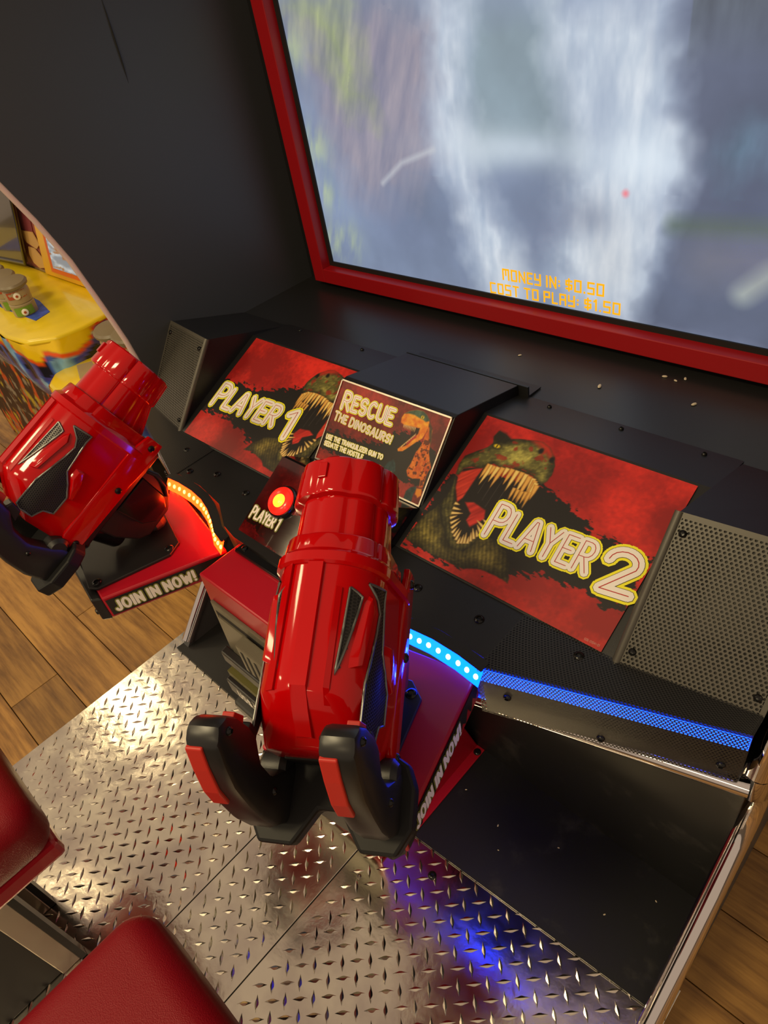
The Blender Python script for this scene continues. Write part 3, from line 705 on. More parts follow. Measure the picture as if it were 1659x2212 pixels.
# ------------------------------------------------------------------ player platform: three tread plates on a low base
plat = empty('player_platform', (0, -.4, FZ), 'low platform floored with silver diamond tread plate between the seats and the screen', 'platform')
def P_(v): return (v[0], v[1] + .4, v[2] - FZ)
def lozenge_field(x0, x1, y0, y1):
    b = MB(); p = .0378; h = .0016
    for i in range(int(-1.2 / p), int(1.2 / p)):
        for j in range(int(-1.6 / p), int(.6 / p)):
            for k in (0, 1):
                cx = .206 + (i + .5 * k) * p; cy = .263 + (j + .42 * k) * p
                if not (x0 + .012 < cx < x1 - .012 and y0 + .012 < cy < y1 - .012): continue
                d = Vector((1, 1 if k == 0 else -1, 0)).normalized(); n = Vector((-d.y, d.x, 0)); c = Vector((cx, cy, 0))
                l_, w_ = .0150, .0036
                vs_ = [c - d * l_, c - n * w_ - d * .002, c - n * w_ + d * .002, c + d * l_, c + n * w_ + d * .002, c + n * w_ - d * .002,
                       c - d * l_ * .55 + Vector((0, 0, h)), c + d * l_ * .55 + Vector((0, 0, h))]
                b.add([P_(q) for q in vs_], [(0, 1, 6), (1, 2, 7, 6), (2, 3, 7), (3, 4, 7), (4, 5, 6, 7), (5, 0, 6)])
    return b
YF = .45; YB = -1.1
for (xa, xb) in ((-.747, -.1012), (-.0988, .0988), (.1012, .706)):
    pl = MB().box(P_((xa, YB, -.006)), P_((xb, YF, 0))).build('tread_plate', MAT['tread_metal'], plat, bevel=.0008, segs=1)
    me_b = lozenge_field(xa, xb, YB, YF)
    me = bpy.data.meshes.new('tread_bars'); me.from_pydata(me_b.v, [], me_b.f); me.materials.append(MAT['tread_metal'])
    link('tread_bars', me, pl, kind='stuff')
MB().box(P_((-.74, YB, FZ)), P_((.70, YF, -.0065))).build('base', MAT['black_satin'], plat)
for (x, y) in ((-.125, -.17), (-.075, -.19), (.085, -.19), (.125, -.2), (.255, .318), (-.13, .17), (-.07, .19), (.14, .22)):
    big = (x, y) == (.255, .318)
    screw(plat, P_((x, y, .0002)), (0, 0, 1), .009 if big else .0052, 'bolt', MAT['screw'] if big else MAT['bolt_steel'])

# ------------------------------------------------------------------ the arcade cabinet
cab = empty('arcade_cabinet', (0, .8, FZ), 'black two player shooting arcade cabinet with red framed screen and dinosaur panels', 'arcade machine')
OFF = Vector((0, .8, FZ))
class CB(MB):
    """mesh in world coordinates, linked under the cabinet (or one of its parts) that stands at OFF"""
    def build(s, name, mats, parent=None, **k):
        if parent is None or parent is cab:
            s.v = [(p[0], p[1] - OFF.y, p[2] - OFF.z) for p in s.v]
            return MB.build(s, name, mats, cab, **k)
        s.v = [(p[0], p[1] - OFF.y, p[2] - OFF.z) for p in s.v]
        return MB.build(s, name, mats, parent, **k)
def Q(p): return (p[0], p[1] - OFF.y, p[2] - OFF.z)
def cscrew(parent, p, n, r=.006): return screw(parent, Q(p), n, r)

front = [(.335, .0022), (.335, .0024), (.40, .07), (.47, .145), (.54, .22), (.60, .29), (.628, .34), (.636, .38), (.625, .43), (.59, .475), (.56, .52),
         (.551, .58), (.552, .66), (.556, .74), (.554, .80), (.546, .87), (.529, .96), (.508, 1.06), (.478, 1.15), (.443, 1.235), (.36, 1.42), (.28, 1.6), (.25, 1.8), (.25, 2.05)]
outline = front + [(1.22, 2.05), (1.22, -.09), (.4515, -.09), (.4515, .0022)]
for sx in (-1, 1):
    b = CB().prism(outline, 0, sx * .678, sx * .700)
    pn = b.build('side_panel', MAT['black_wall'])
    # tread of the platform passes under the panel front; the moulding follows its edge
    path = [(sx * .690, y - .002, z + .0) for (y, z) in front[2:12]]
    path = [(sx * .690, .352, .0195)] + path
    CB().tube(path, .0165, 14).build('chrome_moulding', MAT['chrome'], pn, smooth=60)
    path2 = [(sx * .689, y - .001, z) for (y, z) in front[11:]]
    CB().tube(path2, [.018, .014] + [.0080] * (len(path2) - 2), 12).build('edge_moulding', MAT['pink_trim'] if sx < 0 else MAT['chrome'], pn, smooth=60)

# a long dark scuff on the inside of the left wall
CB().tube([(-.678, .757, 1.45), (-.6775, .7565, 1.42), (-.6772, .755, 1.38), (-.6772, .754, 1.34), (-.678, .753, 1.31)], [.0002, .0011, .0018, .0014, .0002], 8).build('scuff', MAT['black_matte'], [o for o in cab.children if o.name.startswith('side_panel')][0])

# screen wall, screen and red surround
CB().box((-.678, 1.075, .78), (.678, 1.10, 2.05)).build('screen_wall', MAT['black_satin'])
CB().box((-.678, 1.02, 1.62), (.678, 1.075, 2.05)).build('header', MAT['black_satin'])
fr = CB()
for (a, b_) in (((-.615, 1.035, .815), (-.577, 1.072, 1.545)), ((.577, 1.035, .815), (.615, 1.072, 1.545)), ((-.577, 1.035, .815), (.577, 1.072, .849)), ((-.577, 1.035, 1.508), (.577, 1.072, 1.545))):
    fr.box(a, b_)
fro = fr.build('screen_frame', MAT['red_frame'], bevel=.0015)
bz = CB()
for (a, b_) in (((-.577, 1.061, .849), (-.565, 1.074, 1.508)), ((.565, 1.061, .849), (.577, 1.074, 1.508)), ((-.565, 1.061, .849), (.565, 1.074, .8595)), ((-.565, 1.061, 1.493), (.565, 1.074, 1.508))):
    bz.box(a, b_)
bz.build('screen_bezel', MAT['black_matte'], fro)
sheet, (sx0, sx1, sz0, sz1) = screen_picture()
scorn = [Q((sx0, 1.066, sz1)), Q((sx1, 1.066, sz1)), Q((sx1, 1.066, sz0)), Q((sx0, 1.066, sz0))]
scr_o = sheet.mesh('screen', scorn, MAT['screen_glow'], cab, label='glowing screen with a waterfall scene and orange credit lettering')
def suv(x, z): return ((x - sx0) / (sx1 - sx0), (sz1 - z) / (sz1 - sz0))
hz = sz1 - sz0
lettering(scr_o, 'MONEY IN: $0.50', scorn, suv(-.054, .894), suv(.163, .897), .0200 / hz, ((.095, 'lcd_orange'),), gap=.30, lcd=True, lift=.002, round_=False)
lettering(scr_o, 'COST TO PLAY: $1.50', scorn, suv(-.086, .862), suv(.196, .868), .0195 / hz, ((.095, 'lcd_orange'),), gap=.30, lcd=True, lift=.002, round_=False)

# shelf below the screen and the console body
CB().hexa([(-.678, .83, .78), (.678, .83, .78), (.678, 1.075, .78), (-.678, 1.075, .78), (-.678, .83, .80), (.678, .83, .80), (.678, 1.075, .80), (-.678, 1.075, .80)]).build('shelf', MAT['black_shelf'])
EY = [(-.678, .503), (-.378, .399), (-.374, .412), (-.30, .414), (-.22, .402), (-.16, .37), (-.12, .362), (.12, .362), (.16, .37), (.22, .402), (.30, .414), (.374, .412), (.378, .399), (.678, .503)]      # front line of the console
con = CB()
n_ = len(EY)
top = [(x, y, .712) for x, y in EY] + [(.678, .56, .7122), (.51, .503, .712), (-.51, .503, .712), (-.678, .56, .7122)]
con.add(top, [tuple(range(len(top)))])
low = [(x, y + .004, .605) for x, y in EY]
con.add([(x, y, .712) for x, y in EY] + low, [(i, i + 1, n_ + i + 1, n_ + i) for i in range(n_ - 1)])
con.add(low + [(.678, .62, .605), (-.678, .62, .605)], [tuple(range(n_ + 2))])
con.quad((-.51, .503, .712), (.51, .503, .712), (.51, .75, .8215), (-.51, .75, .8215))
con.quad((-.51, .75, .8215), (.51, .75, .8215), (.51, .852, .801), (-.51, .852, .801))
console = con.build('console', MAT['black_satin'])
for (x, y) in ((-.43, .47), (-.30, .455), (-.20, .45), (.22, .455), (.33, .46), (.47, .485), (-.36, .43), (.15, .46)):
    cscrew(console, (x, y, .712), (0, 0, 1), .0075)
for (x) in (-.45, -.25, .2, .33, .46):
    cscrew(console, (x, .835, .805), (0, .1, 1), .004)

# the two player panels
def panel_corners(x0, x1): return [Q((x0, .745, .8205)), Q((x1, .745, .8205)), Q((x1, .505, .7145)), Q((x0, .505, .7145))]
c2 = panel_corners(.14, .49)
p2 = decal_player2().mesh('player_panel', c2, MAT['print_sheet'], cab, .0012, label='red and black panel with a roaring dinosaur reading PLAYER 2')
lettering(p2, 'PLAYER', c2, (.332, .700), (.795, .675), .172, COMIC, gap=.22, first=1.22, bow=-.02, lift=.0018)
lettering(p2, '2', c2, (.868, .712), (.985, .690), .225, COMIC, lift=.0018)
lettering(p2, '606-01041-01', c2, (.925, .985), (.985, .982), .011, ((.06, 'pink_print'),), lift=.0018)
c1 = panel_corners(-.49, -.14)
p1 = decal_player1().mesh('player_panel', c1, MAT['print_sheet'], cab, .0012, label='red and black panel with a roaring dinosaur reading PLAYER 1')
lettering(p1, 'PLAYER', c1, (.045, .675), (.61, .650), .172, COMIC, gap=.22, first=1.22, bow=-.02, lift=.0018)
lettering(p1, '1', c1, (.70, .700), (.76, .690), .225, COMIC, lift=.0018)

# central housing with the RESCUE placard
T0 = (.676, .853); B0 = (.572, .741)
hb = CB().prism([(B0[0], B0[1]), (T0[0], T0[1]), (.685, .8545), (.845, .822), (.85, .80), (.60, .69)], 0, -.130, .130)
house = hb.build('centre_housing', MAT['black_satin'], bevel=.0015)
CB().prism([(.846, .801), (.846, .8225), (.85, .8225), (.85, .805), (.885, .803), (.885, .801)], 0, -.132, .150).build('rear_bracket', MAT['black_satin'], house)
cr = [Q((-.126, T0[0], T0[1])), Q((.126, T0[0], T0[1])), Q((.126, B0[0], B0[1])), Q((-.126, B0[0], B0[1]))]
nr = Vector((0, -(T0[1] - B0[1]), T0[0] - B0[0])).normalized()
e0 = .004
pf = CB()
for (a, b_) in (((-.128, 0), (.128, .018)), ((-.128, .982), (.128, 1.0))):
    def pt(x, t, l): return (x, B0[0] + (T0[0] - B0[0]) * t + nr.y * l, B0[1] + (T0[1] - B0[1]) * t + nr.z * l)
    pf.hexa([pt(a[0], a[1], 0), pt(b_[0], a[1], 0), pt(b_[0], b_[1], 0), pt(a[0], b_[1], 0), pt(a[0], a[1], e0), pt(b_[0], a[1], e0), pt(b_[0], b_[1], e0), pt(a[0], b_[1], e0)])
for (xa, xb) in ((-.128, -.1255), (.1255, .128)):
    pf.hexa([pt(xa, 0, 0), pt(xb, 0, 0), pt(xb, 1, 0), pt(xa, 1, 0), pt(xa, 0, e0), pt(xb, 0, e0), pt(xb, 1, e0), pt(xa, 1, e0)])
pf.build('placard_edge', MAT['steel_brushed'], house)
pr = placard_rescue().mesh('placard', cr, MAT['print_sheet'], house, .002, label='placard reading RESCUE THE DINOSAURS! with an orange raptor')
LR = ((.20, 'yellow_print'), (.142, 'black_print'), (.128, 'white_print'), (.012, 'red_print'))
LS = ((.24, 'olive_print'), (.20, 'yellow_print'), (.13, 'white_print'))
lettering(pr, 'RESCUE', cr, (.075, .315), (.555, .30), .165, LR, gap=.24, first=1.2, lift=.0026)
lettering(pr, 'THE DINOSAURS!', cr, (.04, .475), (.605, .495), .085, LR, gap=.26, first=1.15, lift=.0026)
lettering(pr, 'USE THE TRANQUILIZER GUN TO', cr, (.03, .722), (.585, .692), .05, LS, gap=.22, lift=.0026)
lettering(pr, 'SEDATE THE HOSTILE', cr, (.034, .803), (.42, .782), .05, LS, gap=.22, lift=.0026)

# start button panel in front of it
BT = (.508, .786); BB = (.374, .708)
bpn = CB().prism([(BB[0], BB[1]), (BT[0], BT[1]), (.515, .784), (.572, .74), (.52, .69), (.39, .66), (.372, .69)], 0, -.130, .130).build('button_box', MAT['black_gloss'], bevel=.001)
cbp = [Q((-.1295, BT[0], BT[1])), Q((.1295, BT[0], BT[1])), Q((.1295, BB[0], BB[1])), Q((-.1295, BB[0], BB[1]))]
bp_ = placard_button().mesh('button_sheet', cbp, MAT['print_sheet'], bpn, .001, label='dark red glossy sheet reading PLAYER 1 below the start button')
bp_.data.materials[0] = paint_mat('print_gloss', .16, coat=.5)
lettering(bp_, 'PLAYER 1', cbp, (.03, .765), (.305, .745), .115, ((.20, 'olive_print'), (.14, 'black_print'), (.105, 'white_print')), gap=.24, first=1.2, lift=.0016)
nb = Vector((0, -(BT[1] - BB[1]), BT[0] - BB[0])).normalized()
def onb(u, v): return Vector((-.1295 + .259 * u, BT[0] + (BB[0] - BT[0]) * v, BT[1] + (BB[1] - BT[1]) * v))
bc = onb(.235, .455)
CB().lathe(bc, nb, [(.030, 0), (.030, .006), (.028, .009), (.0255, .009)], 32).build('button_ring', MAT['black_gloss'], bpn, smooth=40)
CB().lathe(bc, nb, [(.0253, .004), (.0253, .011), (.024, .0135), (.018, .0165), (.009, .018), (.001, .0184)], 32).build('start_button', MAT['button_glow'], bpn, smooth=60, label='lit red start button')
CB().lathe(bc + Vector((.003, -.001, 0)), nb, [(.0125, .0160), (.0115, .0182), (.006, .0192), (.001, .0194)], 20).build('button_lamp', MAT['button_core'], bpn, smooth=60)

# loudspeaker housings on both sides
for sx in (-1, 1):
    f = [(sx * .51, .505, .704), (sx * .51, .642, .862), (sx * .677, .66, .862), (sx * .677, .533, .704)]
    bk = [(sx * .51, .60, .69), (sx * .51, .845, .801), (sx * .677, .845, .801), (sx * .677, .60, .69)]
    b = CB().add(f + bk, [(0, 1, 2, 3), (1, 5, 6, 2), (0, 4, 5, 1), (3, 2, 6, 7), (0, 3, 7, 4), (4, 7, 6, 5)])
    hs = b.build('speaker_housing', MAT['black_satin'])
    nf = (Vector(f[1]) - Vector(f[0])).cross(Vector(f[3]) - Vector(f[0])).normalized()
    if nf.y > 0: nf = -nf
    ins = [Vector(p) for p in f]; cen = sum(ins, Vector()) / 4
    def shr(t, l): return [cen + (p - cen) * t + nf * l for p in ins]
    rim = CB(); o_, i_ = shr(1.0, .006), shr(.93, .006); ob = shr(1.0, 0)
    for k in range(4): rim.quad(o_[k], o_[(k + 1) % 4], i_[(k + 1) % 4], i_[k]); rim.quad(o_[k], o_[(k + 1) % 4], ob[(k + 1) % 4], ob[k])
    rim.build('grille_rim', MAT['grille_grey'], hs)
    CB().tube([Vector(f[0]) + nf * .003, Vector(f[1]) + nf * .003], .006, 10).build('corner_bar', MAT['grille_grey'], hs, smooth=60)
    bl = shr(.93, .0025); CB().quad(*bl).build('grille_backing', MAT['backing_grey'], hs)
    CB().lathe(cen + nf * .0028, nf, [(.068, 0), (.068, .0004)], 40).build('speaker_cone', MAT['black_matte'], hs)
    g4 = [Q(p) for p in shr(.935, .006)]
    if sx < 0: g4 = [g4[1], g4[0], g4[3], g4[2]]
    perf_quad('speaker_grille', hs, MAT['grille_grey'], [g4[0], g4[3], g4[2], g4[1]], .0056, .0019)
    for (u, v) in ((.08, .12), (.08, .88), (.92, .12), (.92, .88)):
        p = bil(f)(v, u) if False else (ins[0] * (1 - v) + ins[1] * v) * (1 - u) + (ins[3] * (1 - v) + ins[2] * v) * u
        cscrew(hs, p + nf * .006, nf, .005)

# swept wings of the console with perforated covers and light strips behind
for sx, led in ((-1, 'led_red_deep'), (1, 'led_blue_deep')):
    a0 = (sx * .376, .397, .712); a1 = (sx * .677, .502, .712)
    nn = Vector((sx * .33, -.944, 0)).normalized() * .004
    tq = [Q((sx * .376, .502, .7135)), Q((sx * .677, .536, .7135)), Q((a1[0], a1[1] - .004, .7135)), Q((a0[0], a0[1] - .004, .7135))]
    perf_quad('perforated_cover', console, MAT['grille_black'], tq, .0046, .0015)
    def fp(p, z, k): return Q((p[0] + nn.x * k, p[1] + nn.y * k, z))
    fq = [fp(a0, .7135, 1.2), fp(a1, .7135, 1.2), fp(a1, .615, 1.2), fp(a0, .615, 1.2)]
    perf_quad('perforated_cover', console, MAT['grille_black'], fq, .0046, .00155)
    st = MB(); st.quad(fp(a0, .710, .5), fp(a1, .710, .5), fp(a1, .684, .5), fp(a0, .684, .5)); st.build('light_strip', MAT[led], console)
    for (t, z) in ((.12, .665), (.5, .630), (.93, .645)):
        p = Vector(a0).lerp(Vector(a1), t); cscrew(console, (p.x + nn.x * 1.3, p.y + nn.y * 1.3, z), nn, .0055)
    # chrome grab rail below the wing
    CB().tube([(sx * .345, .410, .600), (sx * .69, .508, .600)], .0115, 16).build('grab_rail', MAT['chrome'], smooth=60)
    CB().box((sx * .665 if sx > 0 else -.678, .50, .588), (.678 if sx > 0 else -.665, .535, .612)).build('rail_bracket', MAT['black_gloss'], bevel=.002)

# foot well
fw_ = CB()
fw_.add([(-.706, .318, .007), (.0, .318, .007), (.155, .352, .007), (.706, .392, .007), (.678, .60, .007), (-.678, .60, .007),
         (-.706, .318, .0022), (.0, .318, .0022), (.155, .352, .0022), (.706, .392, .0022), (.678, .60, .0022), (-.678, .60, .0022)],
        [(0, 1, 2, 3, 4, 5), (0, 6, 7, 1), (1, 7, 8, 2), (2, 8, 9, 3), (3, 9, 10, 4), (5, 11, 6, 0)])
fw_.build('foot_well_floor', MAT['black_floor'])
CB().box((-.678, .60, .0022), (.678, .615, .62)).build('foot_well_wall', MAT['black_floor'])

# pedestal with the coin door
pd = CB(); TX, BX = .113, .156
pd.hexa([(-BX, .270, .008), (BX, .270, .008), (BX, .60, .008), (-BX, .60, .008), (-TX, .277, .70), (TX, .277, .70), (TX, .42, .70), (-TX, .42, .70)])
ped = pd.build('pedestal', MAT['red_paint'], bevel=.003)
def ff(x, z, l=0.):
    """a point on the pedestal front: x as a fraction of its half width, l metres proud"""
    t = (z - .008) / .692
    return (x * (BX + (TX - BX) * t), .270 + .007 * t - l, z)
dr = CB(); dr.hexa([ff(-.90, .03, 0), ff(.90, .03, 0), ff(.90, .03, .006), ff(-.90, .03, .006), ff(-.88, .645, 0), ff(.88, .645, 0), ff(.88, .645, .006), ff(-.88, .645, .006)])
door = dr.build('coin_door', MAT['coin_metal'], bevel=.002, label='speckled dark metal coin door')
dr = CB(); dr.hexa([ff(-.78, .07, .005), ff(.80, .07, .005), ff(.80, .07, .0085), ff(-.78, .07, .0085), ff(-.75, .615, .005), ff(.78, .615, .005), ff(.78, .615, .0085), ff(-.75, .615, .0085)])
dr.build('door_leaf', MAT['coin_metal'], door, bevel=.0008)
gr_ = CB()
for (xa, xb, za, zb) in ((-.80, -.78, .06, .625), (.80, .82, .06, .625), (-.80, .82, .617, .627), (-.80, .82, .056, .066)):
    gr_.hexa([ff(xa, za, .004), ff(xb, za, .004), ff(xb, za, .0063), ff(xa, za, .0063), ff(xa, zb, .004), ff(xb, zb, .004), ff(xb, zb, .0063), ff(xa, zb, .0063)])
gr_.build('door_gap', MAT['black_matte'], door)
def fbox(x0, x1, z0, z1, l0, l1, taper=.0):
    b = CB(); b.hexa([(x0, .274 - l0, z0), (x1, .274 - l0, z0), (x1, .274 - l1, z0 + taper), (x0, .274 - l1, z0 + taper), (x0, .274 - l0, z1), (x1, .274 - l0, z1), (x1, .274 - l1, z1 - taper), (x0, .274 - l1, z1 - taper)])
    return b
cm = fbox(-.012, .075, .545, .625, .007, .028, .006).build('coin_mechanism', MAT['coin_metal'], door, bevel=.003)
for k in (0, 1, 2): fbox(.0 + .018 * k, .006 + .018 * k, .555, .61, .0275, .0286).build('coin_slot', MAT['black_matte'], cm)
cscrew(door, (-.085, .263, .47), (0, -1, 0), .005)
fbox(-.118, .118, .482, .518, .006, .022, .004).build('cash_slot_hood', MAT['black_plastic'], door, bevel=.003)
ba = fbox(-.118, .118, .404, .452, .006, .036, .005).build('bill_acceptor', MAT['black_plastic'], door, bevel=.003)
cba = [Q((-.115, .274 - .0365, .445)), Q((.115, .274 - .0365, .445)), Q((.115, .274 - .0365, .415)), Q((-.115, .274 - .0365, .415))]
lettering(ba, 'US$ 1, 5, 10', cba, (.14, .80), (.66, .80), .62, ((.10, 'white_print'),), gap=.30, lift=.0008)
fbox(-.112, .112, .4525, .470, .006, .028, .002).build('acceptor_label', MAT['yellow_print'] if False else mat('olive_label', (.10, .09, .02), .5), door)
fbox(-.124, .124, .338, .382, .006, .042, .008).build('bill_tray', MAT['black_plastic'], door, bevel=.005)
# red side flange bolted to the foot well floor
for sx in (-1, 1):
    fl = CB(); fl.hexa([(sx * .150, .365, .007), (sx * .176, .365, .007), (sx * .176, .60, .007), (sx * .150, .60, .007), (sx * .150, .365, .011), (sx * .176, .365, .011), (sx * .176, .60, .011), (sx * .150, .60, .011)])
    flo = fl.build('pedestal_flange', MAT['red_paint'], ped, bevel=.002)
    for y in (.38, .585): cscrew(flo, (sx * .166, y, .011), (0, 0, 1), .009)
bt = CB(); bt.box((-.10, .345, .7005), (.10, .372, .7075)); bt.build('cover_strip', MAT['black_gloss'], ped, bevel=.002)
cscrew(ped, (-.085, .357, .7075), (0, 0, 1), .006)

# gun mounts standing out of the console front, with their lights
QM = {'fi': (.219, .145), 'bi': (.130, .345), 'bo': (.372, .397), 'fo': (.412, .18)}
MZ0, MZ1 = .642, .690
MOUNT = {}
for sx, led, dot in ((-1, 'led_red', 'led_red_dot'), (1, 'led_blue', 'led_blue_dot')):
    q = {k: (sx * v[0], v[1]) for k, v in QM.items()}
    if sx > 0: q['fo'] = (.436, .178)
    pts = [q['fi'], q['bi'], q['bo'], q['fo']]
    b = CB().hexa([(x, y, MZ0) for x, y in pts] + [(x, y, MZ1) for x, y in pts])
    mo = b.build('gun_mount', MAT['red_paint'], bevel=.003, label='red bracket box reading JOIN IN NOW!'); MOUNT[sx] = mo
    fd = (Vector(q['fo'] + (0,)) - Vector(q['fi'] + (0,))).normalized(); fn = Vector((fd.y, -fd.x, 0))
    if fn.y > 0: fn = -fn
    A_, B_ = Vector(q['fi'] + (0,)), Vector(q['fo'] + (0,))
    nose = CB(); e = []
    for z in (MZ0 - .004, MZ1 - .001):
        e += [(A_ + fd * .002) + Vector((0, 0, z)), (B_ - fd * .002) + Vector((0, 0, z)), (B_ - fd * .012 + fn * .016) + Vector((0, 0, z)), (A_ + fd * .012 + fn * .016) + Vector((0, 0, z))]
    nose.hexa(e); no = nose.build('nose_cap', MAT['black_plastic'], mo, bevel=.003)
    for t in (.12, .88): cscrew(no, A_.lerp(B_, t) + fn * .016 + Vector((0, 0, MZ0 + .01)), fn, .006)
    # lettered band on the right-hand side
    k0, k1 = ('fi', 'bi') if sx < 0 else ('fo', 'bo')
    a_, c_ = Vector(q[k0] + (0,)), Vector(q[k1] + (0,)); sd = (c_ - a_).normalized(); sn = Vector((sd.y, -sd.x, 0))
    L0 = a_ + sd * .004; L1 = c_ - sd * .004; up = Vector((0, 0, 1))
    band = CB(); o1 = sn * .0012
    n1 = 24; z0, z1 = MZ0 + .006, MZ1 - .006
    vsb = []; fsb = []
    for i in range(n1 + 1):
        t = i / n1; p = L0.lerp(L1, t) + o1
        jag = 0 if t < .62 else (t - .62) * .05 * (1 + math.sin(i * 2.9))
        vsb += [p + up * (z0 + min(jag, .02)), p + up * z1]
    fsb = [(2 * i, 2 * i + 2, 2 * i + 3, 2 * i + 1) for i in range(n1)]
    band.add(vsb, fsb); bo_ = band.build('letter_band', MAT['black_print'], mo)
    cj = [Q(L0 + o1 + up * z1), Q(L1 + o1 + up * z1), Q(L1 + o1 + up * z0), Q(L0 + o1 + up * z0)]
    lettering(bo_, 'JOIN IN NOW!', cj, (.05 if sx < 0 else .10, .80), (.70, .80), .58, ((.21, 'olive_print'), (.15, 'black_print'), (.125, 'white_print')), gap=.30, lift=.0008)
    # black base plate with its four screws
    cx = (Vector(q['fi'] + (0,)) + Vector(q['fo'] + (0,)) + Vector(q['bi'] + (0,)) * .62 + Vector(q['bo'] + (0,)) * .62) / 3.24
    ax = (Vector(((q['bi'][0] + q['bo'][0]) / 2, (q['bi'][1] + q['bo'][1]) / 2, 0)) - Vector(((q['fi'][0] + q['fo'][0]) / 2, (q['fi'][1] + q['fo'][1]) / 2, 0))).normalized()
    ay = Vector((ax.y, -ax.x, 0))
    cx = Vector((sx * .290, .245, 0))
    def pp(a, s_, z): return cx + ax * a + ay * s_ + up * z
    plv = [(-.088, -.062), (-.088, .062), (-.075, .074), (.055, .074), (.078, .052), (.078, -.052), (.055, -.074), (-.075, -.074)]
    bpz = CB(); bpz.add([pp(a, s_, MZ1) for a, s_ in plv] + [pp(a, s_, MZ1 + .006) for a, s_ in plv], [tuple(range(8)), tuple(range(8, 16))] + [(i, (i + 1) % 8, 8 + (i + 1) % 8, 8 + i) for i in range(8)])
    bpo = bpz.build('base_plate', MAT['black_satin'], mo, bevel=.0015)
    for (a, s_) in ((-.072, -.058), (-.072, .058), (.058, -.058), (.058, .058)): cscrew(bpo, pp(a, s_, MZ1 + .006), (0, 0, 1), .0085)
    # light strip along the back edge
    path = [(.386, .397), (.345, .401), (.30, .401), (.26, .396), (.225, .386), (.19, .371), (.16, .355), (.127, .347)]
    pw = [Vector((sx * x, y - .001, 0)) for x, y in path]
    ls = CB(); vv = []
    for p in pw: vv += [p + Vector((0, -.015, MZ1 + .001)), p + Vector((0, 0, MZ1 + .0222))]
    ls.add(vv, [(2 * i, 2 * i + 2, 2 * i + 3, 2 * i + 1) for i in range(len(pw) - 1)])
    lso = ls.build('light_strip', MAT[led], mo)
    sn_ = Vector((0, -.82, .57))
    for i in range(18):
        t = (i + .5) / 18 * (len(pw) - 1); k = int(t); p = pw[k].lerp(pw[k + 1], t - k)
        CB().lathe(p + Vector((0, -.0085, MZ1 + .0100)), sn_, [(.0040, 0), (.0036, .001), (.001, .0016)], 10).build('led', MAT[dot], lso)
    hood = CB(); vv = []
    for p in pw: vv += [p + up * (MZ1 + .022), p + Vector((0, -.006, MZ1 + .0245)), p + Vector((0, .012, MZ1 + .0245))]
    hood.add(vv, [(3 * i, 3 * i + 3, 3 * i + 4, 3 * i + 1) for i in range(len(pw) - 1)] + [(3 * i + 1, 3 * i + 4, 3 * i + 5, 3 * i + 2) for i in range(len(pw) - 1)])
    hood.build('light_hood', MAT['black_satin'], mo)
# ------------------------------------------------------------------ the two mounted blasters
GB = Vector((0, -.19, -.235))           # base of the swivel in gun coordinates (ring centre at 0, barrel along +y)
HW, TP, BT_ = .0600, .0640, -.083
NT = 96
def sec(y, hw, top, bot, nt=2.5, nb_=7., scal=0., lobes=0, yt=None, yb=None):
    pts = []
    for k in range(NT):
        th = 2 * math.pi * k / NT; c, s_ = math.cos(th), math.sin(th)
        e = nt if s_ >= 0 else nb_
        x = hw * math.copysign(abs(c) ** (2 / e), c); z = (top if s_ >= 0 else -bot) * math.copysign(abs(s_) ** (2 / e), s_)
        if nb_ >= 7 and z < 0: x *= 1 + 1.45 * -z
        if scal:
            f = 1 - scal * (1 - abs(math.cos(lobes * (th - math.pi / 2) / 2)) ** .45)
            x *= f; z *= f
        yy = y
        if yt is not None:            # slanted section: leans with height
            t = (z - bot) / (top - bot); yy = yb + (yt - yb) * t
        pts.append((x, yy, z))
    return pts
def body_x(y, z):
    hw = HW * (.96 + .04 * min(1, max(0, (-y - .12) / .1)))
    e = 2.1 if z >= 0 else 7.; hw *= 1 + 1.45 * max(0, -z); zz = min(abs(z) / (TP if z >= 0 else -BT_), .9995)
    return hw * (1 - zz ** e) ** (1 / e)

def in_poly(p, poly):
    x, y = p; c = False; n = len(poly)
    for i in range(n):
        x0, y0 = poly[i]; x1, y1 = poly[(i + 1) % n]
        if (y0 > y) != (y1 > y) and x < x0 + (y - y0) / (y1 - y0) * (x1 - x0): c = not c
    return c
VENT_LONG = [(-.139, .040), (-.137, .012), (-.150, .013), (-.201, .008), (-.218, -.006), (-.236, -.018), (-.267, -.018), (-.271, -.002), (-.278, .002), (-.293, .006), (-.291, .027), (-.282, .034), (-.236, .034), (-.185, .024), (-.165, .021), (-.152, .027)]
VENT_LONG = [(y if y > -.28 else -.28 + (y + .28) * .5, z) for y, z in VENT_LONG]
VENT_TRI = [(-.148, .0545), (-.155, .045), (-.190, .0505), (-.234, .0575), (-.200, .0562)]
BOSS_A = [(-.150, .037), (-.163, .031), (-.225, .043), (-.227, .050), (-.215, .050), (-.160, .042)]
BOSS_B = [(-.190, .000), (-.188, -.014), (-.212, -.026), (-.236, -.030), (-.237, -.023), (-.222, -.012), (-.206, .000)]

